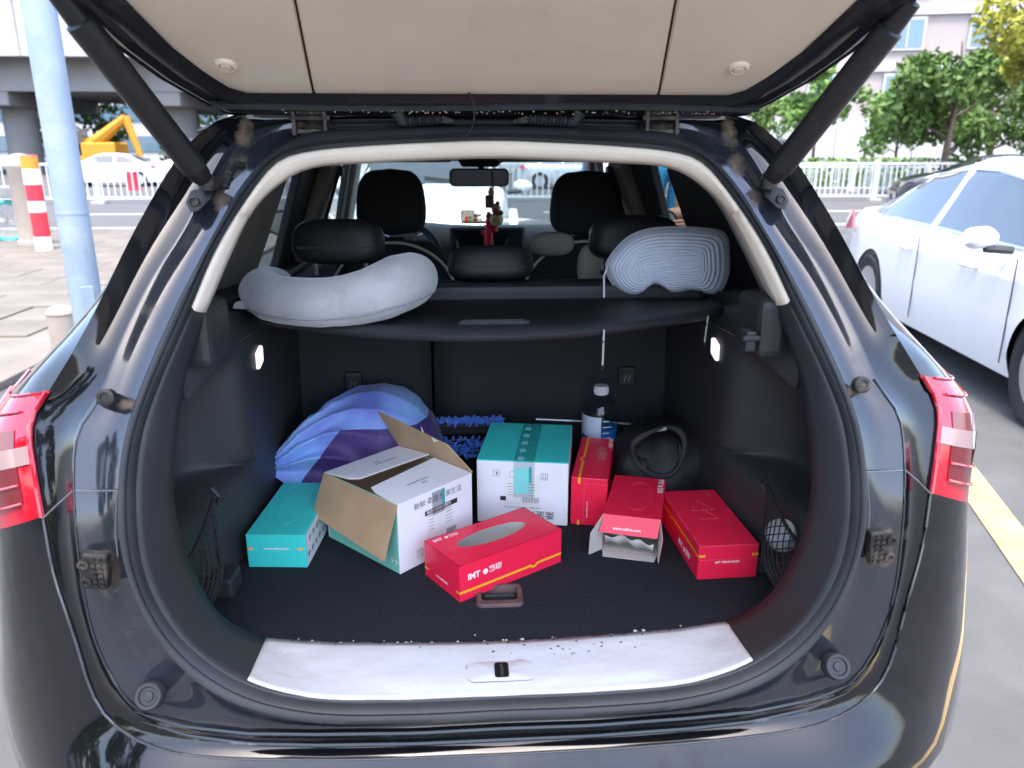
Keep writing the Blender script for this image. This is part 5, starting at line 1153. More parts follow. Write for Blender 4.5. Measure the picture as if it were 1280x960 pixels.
# 16 mirror charm: cord, bead house, gourd doll, red tassel
ch = empty('mirror_charm', U(607, 245, y=3.44), 0, 'mirror charm with wooden bead, small doll and red tassel', 'ornament'); org = np.array(ch.location)
def cp_(px, py, y=3.44): return U(px, py, y=y)-org
WOOD = mat('brown_wood', (.16, .07, .04), .5); REDT = mat('red_silk', (.62, .01, .03), .5, var=.15, vscale=60)
MB().tube([cp_(612, 212, 3.47), cp_(616, 212), cp_(617, 230), cp_(615, 246)], .004, 8).build('cord', mat('tan_cord', (.25, .17, .09), .7), ch, smooth=True)
MB().box(cp_(612, 252), (.038, .03, .055)).build('wooden_bead', WOOD, ch, bevel=.006); MB().lathe([(.001, -.022), (.012, -.018), (.014, 0), (.009, .018), (.001, .022)], cp_(614, 240), 16).build('figure', mat('tan_doll', (.45, .28, .14), .5), ch, smooth=True)
MB().lathe([(.001, -.045), (.025, -.038), (.034, -.018), (.028, .004), (.015, .012), (.020, .024), (.022, .038), (.012, .052), (.001, .056)], cp_(620, 270), 20).build('gourd_doll', mat('cream_doll', (.55, .42, .22), .45, var=.35, vscale=40), ch, smooth=True)
for px, py, r in ((620, 264, .018), (626, 266, .012), (622, 254, .010)): MB().lathe([(.001, -r), (r*.8, -r*.6), (r, 0), (r*.8, r*.6), (.001, r)], cp_(px, py, 3.415), 14).build('red_bead', mat('dark_red', (.28, .02, .03), .35), ch, smooth=True)
MB().lathe([(.006, .095), (.012, .085), (.014, .075), (.011, .068), (.016, .04), (.021, -.06)], cp_(611, 292), 16).build('tassel', REDT, ch, smooth=True); MB().lathe([(.005, .05), (.013, .04), (.016, -.02)], cp_(618, 284), 14).build('tassel', REDT, ch, smooth=True)
# 17 dashboard ornament card
oc = empty('dash_ornament', U(592, 277, y=3.95), 0, 'small picture board with figurines standing on the dashboard', 'ornament'); org = np.array(oc.location)
MB().box((0, .0, -.003), (.125, .05, .014)).build('base', WOOD, oc, bevel=.002); MB().box((-.028, .012, .030), (.075, .004, .055)).build('picture', mat('card_picture', (.55, .5, .42), .5, var=.5, vscale=50), oc)
for dx, m_, r in ((-.035, REDT, .010), (-.018, mat('green_bit', (.08, .25, .12), .5), .010), (.012, WOOD, .014), (.030, WPRINT, .016)): MB().lathe([(r, .004), (r, r*1.2), (r*.5, r*1.6), (r*.8, r*2.4), (.001, r*3.2)], (dx, -.01, 0), 12).build('figurine', m_, oc, smooth=True)
# ------------------------------------------------------------------ other vehicles
def winmesh(wpts, xs, s):
    W = np.array(wpts); c = W.mean(0); n = len(W); P = []
    for i in range(n):
        for q in np.linspace(0, 1, 7)[:-1]: P.append(W[i]*(1-q)+W[(i+1) % n]*q)
    return MB().grid([[(s*(xs(*(c+(p-c)*k))+.007), *(c+(p-c)*k)) for p in P] for k in (1, .8, .6, .4, .2, .01)], closed=True)
def vehicle(kind, label, paint, loc, rz, cat='car', group=None, name='parked_car', trunk_lamps=True):
    if kind == 'sedan':
        Yk = [-2.34, -2.30, -2.2, -1.75, -1.55, -.95, -.45, .15, .5, 1.2, 1.55, 2.0, 2.25, 2.32, 2.36]
        Zk = [.45, .75, .99, 1.04, 1.06, 1.37, 1.45, 1.445, 1.38, 1.04, .98, .88, .76, .6, .42]; belt, w0, bt = .94, .88, .21
    else:
        Yk = [-2.4, -2.36, -2.3, -2.1, -1.8, -1., 0, .75, 1.0, 1.75, 2.0, 2.25, 2.35, 2.38, 2.4]
        Zk = [.5, .9, 1.35, 1.70, 1.76, 1.80, 1.80, 1.76, 1.68, 1.14, 1.08, .98, .88, .65, .45]; belt, w0, bt = 1.06, .91, .24
    ny = 61; ys = np.linspace(Yk[0], Yk[-1], ny); zt = gsm(np.interp(ys, Yk, Zk), .8)
    wv = w0*np.interp(ys, [Yk[0], Yk[0]+.12, Yk[0]+.6, -1, 1, Yk[-1]-.6, Yk[-1]-.12, Yk[-1]], [.74, .88, .97, 1, 1, .96, .85, .70])
    def section(i):
        w_, top = wv[i], zt[i]; b_ = min(belt+.02*(-ys[i]/2.3), top-.015); g_ = np.clip((top-b_)/.5, 0, 1)
        lo = min(bt, top-.1); pts = [(w_*.80, lo-.02), (w_*.95, lo), (w_*.99, min(.36, top-.08)), (w_, min(.56, top-.06)), (w_*.985, min(.76, top-.03)), (w_*.985, min(.80, top-.028)), (w_*.955, b_-.03 if b_-.03 > .8 else b_), (w_*.925, b_)]
        pts += [(w_*.91-.21*g_, b_+(top-b_)*.84), (w_*.80-.21*g_, b_+(top-b_)*.965), (w_*.5-.1*g_, top-.004), (0, top)]
        return np.array(pts)
    S = [section(i) for i in range(ny)]
    def xs(y, z):
        f_ = np.clip((y-ys[0])/(ys[1]-ys[0]), 0, ny-1.001); i = int(f_); a = f_-i; P = S[i]*(1-a)+S[i+1]*a; return float(np.interp(z, P[6:11, 1], P[6:11, 0]))
    root = empty(name, loc, rz, label, cat, group)
    rows = [[(p[0], y, p[1]) for p in S[i]]+[(-p[0], y, p[1]) for p in S[i][-2::-1]] for i, y in enumerate(ys)]
    mb = MB().grid(rows); n_ = len(rows[0]); mb.add(rows[0], [tuple(range(n_))]); mb.add(rows[-1], [tuple(range(n_))])
    body = mb.build('car_body', paint, root, smooth=True, angle=38)
    ax = (-1.36, 1.34); r = .325; cuts = []
    for s in (1, -1):
        for a in ax:
            c = MB().lathe([(r*1.14, -.16), (r*1.14, .3)], (s*w0*.93, a, r), 40, Matrix.Rotation(s*math.pi/2, 3, 'Y')).build('cutter', TYRE, root)
            md = body.modifiers.new('arch', 'BOOLEAN'); md.object = c; md.operation = 'DIFFERENCE'; md.solver = 'EXACT'; cuts.append((body, c))
    apply_bools(cuts)
    for s in (1, -1):
        for a in ax:
            wheel(root, (s*(w0*.88), a, r), r, .2, s)
            MB().lathe([(r*1.13, -.15), (r*1.13, .05)], (s*w0*.9, a, r), 40, Matrix.Rotation(s*math.pi/2, 3, 'Y')).build('arch_liner', PLAS, root)
        if kind == 'sedan': wins = [[(-1.62, 1.0), (-1.52, 1.0), (-1.05, 1.30), (-1.12, 1.27)], [(-1.46, .985), (-.42, .975), (-.42, 1.375), (-.93, 1.335)], [(-.34, .975), (.92, .955), (.42, 1.325), (-.02, 1.375), (-.34, 1.375)]]
        else: wins = [[(-2.1, 1.12), (-1.25, 1.12), (-1.25, 1.58), (-1.95, 1.56)], [(-1.17, 1.12), (-.1, 1.12), (-.1, 1.60), (-1.17, 1.58)], [(-.02, 1.12), (1.35, 1.12), (.85, 1.52), (.6, 1.60), (-.02, 1.60)]]
        for wpts in wins:
            o = winmesh(wpts, xs, s).build('side_window', DGLASS2, root, smooth=True)
            MB().tube([(s*(xs(y, z)+.005), y, z) for y, z in wpts], .012, 6, closed=True).build('window_trim', CHROME if kind == 'sedan' else PLAS, o)
        for y in (-.62, .38): MB().tube([(s*(w0*.985), y-.10, .80), (s*(w0*1.03), y-.07, .80), (s*(w0*1.03), y+.07, .80), (s*(w0*.985), y+.09, .80)], .016, 8).build('door_handle', paint, root, smooth=True)
        for y in (-.40, .93): MB().box((s*(w0+.001), y, .60), (.006, .006, .62)).build('door_gap', PLAS, root)
        mz = belt+.07; my = .78 if kind == 'sedan' else 1.25
        MB().tube([(s*(w0+.05), my-.06, mz), (s*(w0+.10), my-.05, mz), (s*(w0+.19), my-.02, mz-.005), (s*(w0+.24), my+.01, mz-.01)], [.05, .085, .08, .03], 14, flat=.8, up=(0, 0, 1)).build('door_mirror', paint, root, smooth=True)
        MB().tube([(s*(w0-.04), my, mz-.07), (s*(w0+.12), my, mz-.06)], .025, 8).build('mirror_arm', PLAS, root)
        MB().prism([(s*(w0*.985), -1.86, .83), (s*(w0*.98), -2.08, .80), (s*(w0*.93), -2.20, .84), (s*(w0*.90), -2.18, .97), (s*(w0*.93), -2.02, .985)], (s*.012, 0, 0)).build('tail_lamp', RED, root, bevel=.004) if kind == 'sedan' else MB().box((s*.78, -2.36, 1.1), (.12, .06, .4)).build('tail_lamp', RED, root, bevel=.02)
        MB().prism([(s*w0*.62, Yk[-1]-.08, .66), (s*w0*.86, Yk[-1]-.26, .70), (s*w0*.84, Yk[-1]-.30, .82), (s*w0*.60, Yk[-1]-.13, .76)], (s*.015, .02, .01)).build('headlamp', CLEARL, root, bevel=.004)
    # windscreen and rear glass lie just proud of the lofted body
    def slab(y0, y1, ww, name):
        P = []
        for u in np.linspace(-1, 1, 9):
            P.append([(ww*u*(1-.06*v), y0+(y1-y0)*v, float(np.interp(y0+(y1-y0)*v, ys, zt))-.09*abs(ww*u*(1-.06*v)/.8)**3*.55+.012) for v in np.linspace(0, 1, 7)])
        return MB().grid(P).build(name, DGLASS2, root, smooth=True)
    if kind == 'sedan': slab(.56, 1.16, .62, 'windscreen'); slab(-1.5, -.98, .58, 'rear_window')
    else:
        slab(1.02, 1.72, .68, 'windscreen')
        for x0, x1 in ((-.58, .05), (.05, .62)): MB().tube([(x0, 1.77, 1.175), (x0*.5+x1*.5, 1.71, 1.215), (x1, 1.66, 1.245)], .014, 6).build('wiper', PLAS, root)
    MB().box((0, Yk[-1]-.03, .52), (.8, .03, .14)).build('grille', PLAS, root, bevel=.01); MB().box((0, Yk[-1]-.003, .40), (.44, .012, .13)).build('plate_holder', PLAS, root); MB().box((0, 0, .26), (w0*1.6, 4.2, .06)).build('underbody', PLAS, root)
    return root
DGLASS2 = mat('vehicle_glass', (.05, .06, .065), .05, coat=1, var=.1)
SILVER = mat('silver_paint', (.55, .56, .58), .25, metal=.4, coat=1, var=.02); DGREY = mat('dark_paint', (.03, .033, .04), .2, coat=1, var=.05)
P1 = U(1080, 363, z=.33); P2 = U(1258, 300, z=1.0)
hd = math.atan2(P2[1]-P1[1], P2[0]-P1[0]); rz = hd-math.pi/2
Rz = np.array([[math.cos(rz), -math.sin(rz)], [math.sin(rz), math.cos(rz)]]); off = Rz@np.array((.88, -1.36)); 
sed = vehicle('sedan', 'white sedan parked alongside the boot of the black SUV', WHITEP, (P1[0]-off[0], P1[1]-off[1], 0), rz)
vehicle('van', 'white van parked nose to nose with the black SUV', WHITEP, (-.42, 10.3, 0), math.pi, 'van')
vehicle('sedan', 'white sedan behind the railing, under the yellow digger boom', WHITEP, (-15.9, 37.2, 0), math.pi/2+.06)
vehicle('sedan', 'white sedan half hidden behind another white sedan and railing', WHITEP, (-15.0, 45.5, 0), math.pi/2)
vehicle('sedan', 'dark grey car standing beyond the parked white sedan', DGREY, (13.2, 19.0, 0), R_(70))
vehicle('sedan', 'silver car passing beyond the railing and the blue arrow sign', SILVER, (4.5, 34, 0), -math.pi/2)

# ------------------------------------------------------------------ street furniture
BLUEP = mat('pale_blue_pole', (.25, .32, .40), .55, var=.14, vscale=1.6, dirt=((.42, .45, .48), 2.2, .5, .8))
c = U(79, 195, y=4.6); pr_ = 22*float((c-CAM)@_fw)/961*.86
pl = empty('lamp_post', (c[0], c[1], 0), 0, 'pale blue steel post standing beside the white sedan railing', 'post'); pl['label'] = 'thick pale blue steel post on the pavement beside the SUV'
MB().lathe([(pr_*1.02, 0), (pr_, 1.0), (pr_*.98, 3.0), (pr_*.9, 7)], n=40).build('shaft', BLUEP, pl, smooth=True)
MB().lathe([(.2, 0), (.2, .02), (pr_*1.05, .025)], n=24).build('base_plate', METAL, pl)
MB().box((pr_*.55, -pr_*.86, .62), (.07, .006, .28), Matrix.Rotation(R_(32), 3, 'Z')).build('hatch_door', BLUEP, pl, bevel=.004)
MB().lathe([(pr_*1.012, 1.16), (pr_*1.02, 1.17), (pr_*1.012, 1.18)], n=40).build('weld_ring', BLUEP, pl, smooth=True)
MB().tube([(0, 0, 6.95), (.5, -.5, 7.3), (1.2, -1.2, 7.4)], [.06, .05, .05], 12).build('lamp_arm', BLUEP, pl, smooth=True); MB().box((1.4, -1.4, 7.38), (.5, .25, .1), Matrix.Rotation(-.78, 3, 'Z')).build('lamp_head', METAL, pl, bevel=.03)
STONE = mat('cream_stone', (.33, .285, .24), .85, var=.1, vscale=8, bump=.1, bscale=60)
def bollard(c, h, r, lab):
    o = empty('bollard', c, 0, lab, 'bollard'); MB().lathe([(r*1.12, 0), (r*1.12, h*.05), (r*1.0, h*.07), (r*1.0, h*.84), (r*1.04, h*.85), (r*1.04, h*.88), (r*.98, h*.885)], n=28).build('shaft', STONE, o, smooth=True, angle=35)
    MB().lathe([(r*.98, h*.884), (r*.96, h*.92), (r*.80, h*.965), (r*.45, h*.99), (.001, h)], n=28).build('domed_top', STONE, o, smooth=True); return o
c = U(43, 306, z=.07); bollard((c[0], c[1], .06), 1.42, .20, 'tall cream stone bollard beside the red and white post')
c = U(74, 382, y=5.6); bollard((c[0], c[1], .06), c[2]-.06+.0, .092, 'short cream stone bollard by the SUV tail lamp')
c = U(56, 313, z=.07); rw = empty('warning_post', (c[0], c[1], .06), 0, 'red and white striped post with an orange band near its top', 'post')
WB = mat('white_band', (.75, .74, .72), .5); RB = mat('red_band', (.62, .03, .05), .45); OB = mat('orange_band', (.75, .26, .03), .4)
zz = [0, .22, .34, .58, .74, .98, 1.20, 1.38]; ms = [WB, RB, RB, WB, RB, WB, OB]
for k in range(7): MB().lathe([(.115, zz[k]), (.115, zz[k+1])], n=22).build('band', ms[k], rw, smooth=True)
MB().lathe([(.115, 1.38), (.10, 1.395), (.001, 1.40)], n=22).build('band_cap', RB, rw, smooth=True)
WRAIL = mat('white_railing', (.50, .52, .54), .5, var=.05)
def railing(x, y, n, lab, grp, ln=3.0, h=1.2):
    r0 = empty('railing', (x, y, 0), 0, lab, 'railing', grp)
    MB().box((ln/2, 0, h-.05), (ln, .05, .07)).build('top_rail', WRAIL, r0); MB().box((ln/2, 0, .16), (ln, .04, .05)).build('bottom_rail', WRAIL, r0)
    mb = MB()
    for k in range(16): mb.box((.12+k*(ln-.24)/15, 0, h*.55), (.035, .02, h*.82))
    o = mb.build('pickets', WRAIL, r0); o['kind'] = 'stuff'
    MB().box((0, 0, h*.53), (.11, .11, h*1.06)).build('post', mat('blue_white_post', (.55, .63, .72), .5), r0, bevel=.01); MB().box((0, 0, .04), (.4, .4, .08)).build('post_foot', mat('post_foot_stone', (.35, .34, .33), .8), r0); return r0
ra = railing(-29.0, 24.5, 0, 'white road railing section with upright bars along the road centre', 'railing sections along the road centre')
for k in range(1, 17):
    o = dup(ra); o.location = (-29.0+3*k, 24.5, 0)
rb2 = railing(9, 30, 0, 'white low railing section in front of the hedge and building', 'railings before the building', 3, 1.0)
for k in range(1, 9):
    o = dup(rb2); o.location = (9+3*k, 30, 0)
o = empty('road_sign', (3.75, 24.35, 0), 0, 'round blue road sign with a white right turn arrow', 'sign'); sc_ = U(740, 211, y=24.35); o.location.x = sc_[0]; z0 = sc_[2]
MB().lathe([(.001, .0), (.33, 0), (.33, .02), (.001, .02)], (0, 0, z0), 32, Matrix.Rotation(math.pi/2, 3, 'X')).build('disc', mat('sign_blue', (.01, .22, .60), .4), o); MB().tube([(0, .06, 0), (0, .06, z0+.2)], .03, 10).build('pole', METAL, o)
MB().prism([(q[0], -.024, z0+q[1]) for q in ((-.14, -.20), (-.07, -.20), (-.07, .0), (.06, .0), (.06, -.07), (.2, .04), (.06, .15), (.06, .08), (-.14, .08))], (0, -.004, 0)).build('arrow', WPRINT, o)
o = empty('safety_barrel', (U(186, 236, z=0)[0], U(186, 236, z=0)[1]-1.5, 0), 0, 'red safety barrel with a white cap by the railing', 'barrel'); MB().lathe([(.30, 0), (.30, .1), (.24, .12), (.21, .72), (.22, .75)], n=20).build('shell', RB, o, smooth=True, angle=40); MB().lathe([(.225, .75), (.21, .82), (.001, .84)], n=20).build('cap', WB, o, smooth=True)
# bicycle at the frame's left edge
TG = mat('teal_bike', (.04, .42, .38), .35, coat=.5); bkp = U(13, 301, z=.07)
bk = empty('bicycle', (bkp[0], bkp[1], .065), R_(12), 'teal bicycle leaning by the tall cream stone bollard', 'bicycle')
def bwheel(x):
    w_ = MB().tube([(x+.31*math.cos(a), 0, .33+.31*math.sin(a)) for a in np.linspace(0, 2*math.pi, 41)[:-1]], .042, 8, closed=True, up=(0, 1, 0)).build('bicycle_wheel', TG, bk, smooth=True); mb = MB()
    for k in range(14): a = k*2*math.pi/14; mb.tube([(x, 0, .33), (x+.3*math.cos(a), 0, .33+.3*math.sin(a))], .004, 4)
    mb.tube([(x, -.05, .33), (x, .05, .33)], .03, 8); mb.build('spokes', METAL, w_); return w_
bwheel(0); bwheel(-1.05)
MB().tube([(0, 0, .33), (-.12, 0, .72), (-.16, 0, .98)], .018, 8).build('fork', METAL, bk); MB().tube([(-.13, 0, .76), (-.55, 0, .36), (-.62, 0, .86), (-.13, 0, .78)], .02, 8).tube([(-.55, 0, .36), (-1.05, 0, .33), (-.62, 0, .82)], .014, 8).build('frame', TG, bk)
MB().tube([(-.24, -.28, 1.02), (-.16, -.12, 1.0), (-.16, .12, 1.0), (-.24, .28, 1.02)], .014, 8).build('handlebar', METAL, bk, smooth=True); MB().tube([(-.48, 0, .90), (-.62, 0, .92), (-.74, 0, .92)], [.03, .07, .09], 10, flat=.4).build('saddle', PLAS, bk, smooth=True); MB().box((.14, 0, .80), (.28, .30, .20)).build('basket', METAL, bk, bevel=.02)
# digger under the overpass
dgp = U(115, 190, y=50); dgx = empty('digger', (dgp[0], 50, 0), 0, 'yellow digger with a raised boom under the overpass', 'digger'); YD = mat('digger_yellow', (.48, .21, .012), .5)
MB().box((0, 0, .45), (3.4, 2.4, .9)).build('tracks', PLAS, dgx, bevel=.3); MB().box((.5, 0, 1.5), (2.6, 2.0, 1.1)).build('engine_house', YD, dgx, bevel=.1); MB().box((-.6, -.5, 2.0), (1.1, 1.0, 1.6)).build('cab', DGLASS2, dgx, bevel=.1)
MB().tube([(-.9, 0, 1.5), (.8, -.6, 2.2), (2.6, -.9, 3.4)], [.34, .40, .26], 8).build('boom', YD, dgx); MB().tube([(2.6, -.9, 3.5), (3.2, -.9, 1.2)], [.25, .18], 8).build('dipper', YD, dgx); MB().box((3.2, -.9, .7), (.9, 1.0, .9)).build('bucket', PLAS, dgx, bevel=.2)
# overpass with girders and columns
CONC = mat('pale_concrete', (.36, .355, .34), .85, var=.12, vscale=.4, dirt=((.3, .29, .28), .5, .5, .8)); CONCD = mat('grey_concrete', (.22, .215, .21), .9, var=.15, vscale=.5)
ov = empty('overpass', (-30, 62, 0), 0, 'concrete road overpass on wide columns beyond the road', 'overpass')
MB().box((-8, 0, 8.6), (80, 16, 1.6)).build('deck', CONCD, ov)
for k in range(14): MB().box((-45.0+5.6*k, -8.3, 8.9), (5.56, .5, 3.4)).build('parapet_panel', CONC, ov, bevel=.03)
for k in range(4): MB().box((-8, -6+4*k, 6.6), (80, 1.2, 2.6)).build('girder', CONCD, ov)
for k in range(6): MB().tube([(-34+11*k, -3, 0), (-34+11*k, -3, 5.4)], 1.1, 14).build('column', CONCD, ov, smooth=True)
for k in range(6): MB().box((-34+11*k, 0, 4.9), (2.6, 13, 1.0)).build('cap_beam', CONCD, ov, bevel=.1)
hb = empty('hoarding', (-12.5, 70, 0), 0, 'low white and green hoarding far beyond the white van', 'hoarding')
hb.location = (U(478, 209, y=33)[0], 33, 0)
MB().box((-.75, 0, .9), (1.3, .06, 1.1)).build('white_board', WB, hb); MB().box((.65, 0, .95), (1.4, .06, 1.1)).build('green_board', mat('green_board', (.18, .52, .12), .5), hb)
for dx in (-1.3, 0, 1.3): MB().box((dx, .06, .5), (.06, .06, 1.0)).build('leg', METAL, hb)
# ------------------------------------------------------------------ building on the right
bl = empty('building', (34, 52, 0), R_(-14), 'pale pink and white apartment block with blue windows behind trees', 'building')
WALL = mat('pale_wall', (.34, .30, .285), .85, var=.06, vscale=.3); WALL2 = mat('white_wall', (.42, .42, .415), .85, var=.05, vscale=.3); WG = mat('window_blue', (.10, .17, .22), .08, coat=1)
MB().box((0, 5, 13), (64, 10, 26)).build('wall', WALL, bl)
MB().box((0, -.12, 1.7), (64.2, .3, 3.4)).build('plinth', WALL2, bl)
for k in range(7): MB().box((0, -.08, 3.45+3.4*k), (64.1, .22, .45)).build('floor_band', WALL2, bl)
wproto = None
for i in range(13):
    for j in range(6):
        x = -29+4.8*i; z = 5.5+3.4*j
        if wproto is None:
            f_ = MB().box((0, -.05, 0), (2.2, .22, 2.0)).build('window', WALL2, bl); MB().box((0, -.165, 0), (1.9, .03, 1.7)).build('pane', WG, f_); MB().box((0, -.19, 0), (.08, .03, 1.7)).build('mullion', WALL2, f_); wproto = f_
        else: f_ = dup(wproto, bl)
        f_.location = (x, 0, z)
for i in range(26): MB().box((-31+2.5*i, -.35, 1.6), (.5, .25, 3.2)).build('pilaster', WALL2, bl)
# second building straight ahead of and behind the overpass trees keeps the horizon closed
b2_ = empty('building', (-10, 95, 0), 0, 'long grey office block far beyond the road', 'building')
MB().box((0, 6, 9), (190, 12, 18)).build('wall', mat('grey_wall', (.42, .43, .45), .85, var=.05, vscale=.2), b2_)
for k in range(5): MB().box((0, -.05, 2.4+3.3*k), (188, .15, 1.7)).build('window_band', WG, b2_)
# ------------------------------------------------------------------ trees, hedges
BARK = mat('bark', (.10, .075, .055), .9, var=.3, bump=.5, bscale=30)
def leafmat(name, c):
    m = mat(name, c, .6, var=.35, vscale=1.3, spec=.3); b = m.node_tree.nodes['Principled BSDF']; b.inputs['Subsurface Weight'].default_value = 0; return m
def leaves(cs, rs, n, size, rg):
    V = []; Fc = []; k = 0
    w_ = np.array([r**2 for r in rs]); w_ = w_/w_.sum()
    for i in range(n):
        j = rg.choice(len(cs), p=w_); d = rg.normal(size=3); d /= np.linalg.norm(d); p = cs[j]+d*rs[j]*(rg.random()**.35)*np.array((1, 1, .8))
        a = rg.normal(size=3); a /= np.linalg.norm(a); b = np.cross(a, rg.normal(size=3)); b /= np.linalg.norm(b); s_ = size*rg.uniform(.6, 1.4)
        V += [p-a*s_, p+b*s_*.5, p+a*s_, p-b*s_*.5]; Fc.append((k, k+1, k+2, k+3)); k += 4
    return MB().add(V, Fc)
def tree(x, y, h, cr, lm, label, n=3500, size=.16, seed=0, trunk=.12, low=.35, cat='tree', group=None):
    rg = np.random.default_rng(seed+5); t = empty('tree', (x, y, 0), rg.uniform(0, 6), label, cat, group); cs, rs = [], []
    mb = MB(); mb.tube([(0, 0, 0), (.05*rg.normal(), .05, h*.3), (.1*rg.normal(), .1*rg.normal(), h*.65), (0, 0, h*.9)], [trunk, trunk*.8, trunk*.5, trunk*.15], 8)
    for k in range(11):
        a = rg.uniform(0, 2*math.pi); hh = h*rg.uniform(low, .92); rr = cr*rg.uniform(.3, .85)*(1-.5*abs(hh/h-.62)); p = np.array((rr*math.cos(a), rr*math.sin(a), hh)); cs.append(p); rs.append(cr*rg.uniform(.28, .50))
        mb.tube([(0, 0, hh*.75), p*.5+np.array((0, 0, hh*.42)), p], [trunk*.4, trunk*.25, trunk*.06], 6)
    mb.build('trunk', BARK, t, smooth=True); leaves(cs, rs, n, size, rg).build('crown', lm, t); return t
G1 = leafmat('leaf_mid', (.085, .15, .035)); G2 = leafmat('leaf_dark', (.035, .075, .025)); G3 = leafmat('leaf_yellow', (.26, .26, .035)); G4 = leafmat('leaf_fresh', (.13, .23, .05))
c = U(1018, 190, y=36); tree(c[0], 36, 6.2, 1.9, G4, 'small fresh green street tree seen through the right tailgate strut', 2600, .15, 1, .09)
c = U(958, 185, y=44); tree(c[0], 44, 4.6, 1.5, G1, 'slim young tree just behind the SUV pillar', 1500, .13, 2, .07)
c = U(1180, 200, y=27); tree(c[0], 27, 5.6, 2.6, G1, 'broad green tree standing above the white sedan', 4200, .15, 3, .14)
c = U(1236, 200, y=32); tree(c[0], 32, 5.8, 2.4, G1, 'second broad green tree next to the yellow leaved tree', 3600, .16, 9, .14)
c = U(1290, 200, y=22); tree(c[0], 22, 5.6, 2.3, G3, 'yellow leaved tree at the end of the tree row', 4200, .14, 4, .13)
c = U(1120, 200, y=38); tree(c[0], 38, 4.4, 1.7, G4, 'low light green tree in front of the apartment block', 2000, .14, 5, .09)
for k in range(9):
    tree(-46+4.6*k+1.5*math.sin(5*k), 74+2*math.cos(3*k), 7.5, 2.9, G2 if k % 3 else G1, 'leafy tree in the row seen below the overpass deck', 1500, .24, 20+k, .16, .15, 'tree', 'trees behind the overpass')
def hedge(x, y, lx, ly, h, lm, label, n, seed):
    rg = np.random.default_rng(seed); P = np.stack([rg.uniform(-lx/2, lx/2, n), rg.uniform(-ly/2, ly/2, n), rg.uniform(.05, h, n)], 1); V, Fc = [], []
    for i, p in enumerate(P):
        a = rg.normal(size=3); a /= np.linalg.norm(a); b = np.cross(a, rg.normal(size=3)); b /= np.linalg.norm(b); s_ = .1*rg.uniform(.6, 1.4); V += [p-a*s_, p+b*s_*.5, p+a*s_, p-b*s_*.5]; Fc.append((4*i, 4*i+1, 4*i+2, 4*i+3))
    o = MB().add(V, Fc).build('hedge', lm); o.location = (x, y, 0); tag(o, label, 'hedge')
c = U(1003, 205, y=33); hedge(c[0]+3, 33.5, 9, 1.2, 1.25, G4, 'clipped green hedge along the apartment block', 3800, 3)
# planting behind the photographer, which the glossy bumper mirrors
tree(-5.2, -5.5, 5.5, 2.2, G1, 'leafy green tree mirrored in the glossy corner of the SUV bumper', 3000, .16, 41, .13)
tree(-8.2, -3.5, 5.0, 2.0, G2, 'darker leafy tree mirrored beside the green one in the bumper', 2600, .16, 42, .13)
hedge(-5.5, -2.6, 5, 1.4, 1.1, G4, 'loose green shrubs mirrored low in the SUV bumper', 3000, 8)
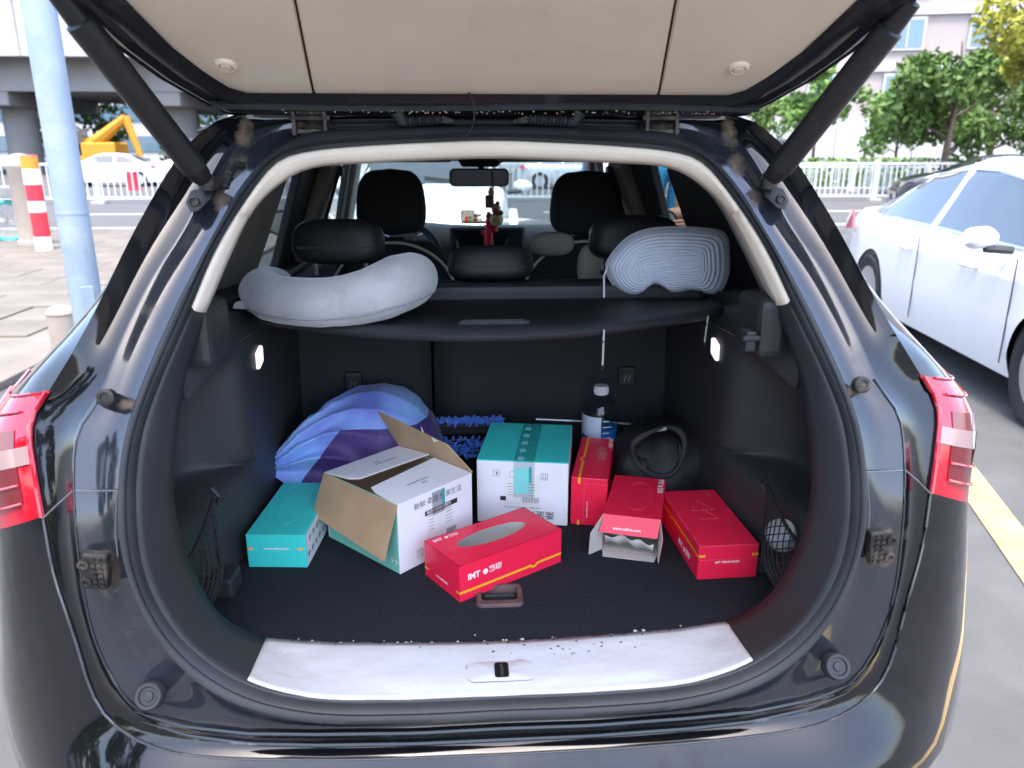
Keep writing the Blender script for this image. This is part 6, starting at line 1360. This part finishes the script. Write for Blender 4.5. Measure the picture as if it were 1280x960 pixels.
# ------------------------------------------------------------------ the bystander beyond the right door
def person(x, y, rz, label):
    root = empty('person', (x, y, 0), rz, label, 'person')
    V = [(0, 0, .93), (0, 0, 1.10), (0, .0, 1.30), (0, -.01, 1.42), (0, -.01, 1.50), (0, .0, 1.62),      # 0 pelvis..5 head
         (.10, 0, .88), (.11, .01, .50), (.12, -.02, .09), (.13, .12, .04), (-.10, 0, .88), (-.11, .01, .50), (-.12, -.02, .09), (-.13, .12, .04),
         (.18, 0, 1.41), (.25, .02, 1.15), (.12, .20, 1.20), (-.02, .22, 1.22), (-.18, 0, 1.41), (-.25, .02, 1.14), (-.12, .22, 1.16), (.03, .25, 1.15)]
    Ed = [(0, 1), (1, 2), (2, 3), (3, 4), (4, 5), (0, 6), (6, 7), (7, 8), (8, 9), (0, 10), (10, 11), (11, 12), (12, 13), (3, 14), (14, 15), (15, 16), (16, 17), (3, 18), (18, 19), (19, 20), (20, 21)]
    Rr = [(.15, .11), (.14, .10), (.165, .11), (.12, .085), (.052, .052), (.085, .10), (.085, .085), (.06, .06), (.042, .042), (.04, .03), (.085, .085), (.06, .06), (.042, .042), (.04, .03), (.062, .062), (.047, .047), (.037, .037), (.03, .022), (.062, .062), (.047, .047), (.037, .037), (.03, .022)]
    me = bpy.data.meshes.new('body'); me.from_pydata(V, Ed, []); o = bpy.data.objects.new('body', me); link(o, root)
    sk_ = o.modifiers.new('skin', 'SKIN'); o.modifiers.new('sub', 'SUBSURF').levels = 2; o.modifiers['sub'].render_levels = 2
    for i, r in enumerate(Rr): me.skin_vertices[0].data[i].radius = r
    me.skin_vertices[0].data[0].use_root = True
    bpy.context.view_layer.update(); m2 = bpy.data.meshes.new_from_object(o.evaluated_get(bpy.context.evaluated_depsgraph_get())); o.modifiers.clear(); o.data = m2; m2.name = 'body'
    SKIN = mat('skin', (.42, .23, .15), .55, var=.06); SH = mat('blue_shirt', (.04, .28, .50), .8, var=.1, bump=.3, bscale=12); TR_ = mat('navy_trousers', (.02, .025, .04), .85); SHOE = mat('dark_shoe', (.02, .02, .02), .5)
    for m_ in (SKIN, SH, TR_, SHOE): m2.materials.append(m_)
    for p in m2.polygons:
        c_ = p.center; p.use_smooth = True; ax_ = abs(c_.x)
        fore = c_.y > .075 and 1.05 < c_.z < 1.30 
        p.material_index = 0 if (c_.z > 1.475 or fore) else 1 if c_.z > .93 else 2 if c_.z > .09 else 3
    HR = mat('black_hair', (.012, .010, .009), .5)
    rows = []
    for j in range(9):
        ph = -.25+1.82*j/8; rows.append([(.098*math.cos(ph)*math.cos(a), -.012+.112*math.cos(ph)*math.sin(a), 1.635+.115*math.sin(ph)) if not (math.sin(a) > .35 and ph < .55) else (.092*math.cos(.55)*math.cos(a), -.02+.09*math.cos(.55)*math.sin(a), 1.635+.10*math.sin(.55)) for a in np.linspace(0, 2*math.pi, 25)[:-1]])
    MB().grid(rows, closed=True).build('hair', HR, root, smooth=True)
    MB().tube([(0, .088, 1.64), (0, .108, 1.605), (0, .092, 1.595)], [.008, .014, .01], 8).build('nose', SKIN, root, smooth=True)
    for s in (1, -1):
        MB().lathe([(.001, -.008), (.008, 0), (.001, .008)], (s*.032, .082, 1.637), 10).build('eye', mat('eye_dark', (.03, .02, .02), .2), root); MB().tube([(s*.092, 0, 1.65), (s*.098, -.01, 1.625), (s*.09, -.002, 1.60)], [.01, .016, .008], 8).build('ear', SKIN, root, smooth=True)
        hx = -.03 if s > 0 else .05; hz = 1.225 if s > 0 else 1.15
        for k in range(4): MB().tube([(hx-s*.01, .235, hz+.022-.015*k), (hx-s*.05, .250, hz+.022-.015*k), (hx-s*(.085-.006*abs(k-1)), .240, hz+.018-.015*k)], [.009, .0085, .006], 8).build('finger', SKIN, root, smooth=True)
        MB().tube([(hx, .225, hz+.03), (hx-s*.02, .25, hz+.055), (hx-s*.045, .255, hz+.062)], [.011, .009, .006], 8).build('thumb', SKIN, root, smooth=True)
    MB().tube([(-.025, .093, 1.572), (0, .099, 1.570), (.025, .093, 1.572)], .005, 6).build('mouth', mat('lip', (.30, .11, .09), .5), root, smooth=True)
    return root
pp = U(866, 246, y=4.05); person(max(1.15, pp[0]), 4.05, math.pi-.15, 'person in a blue shirt with folded arms beyond the right rear door')
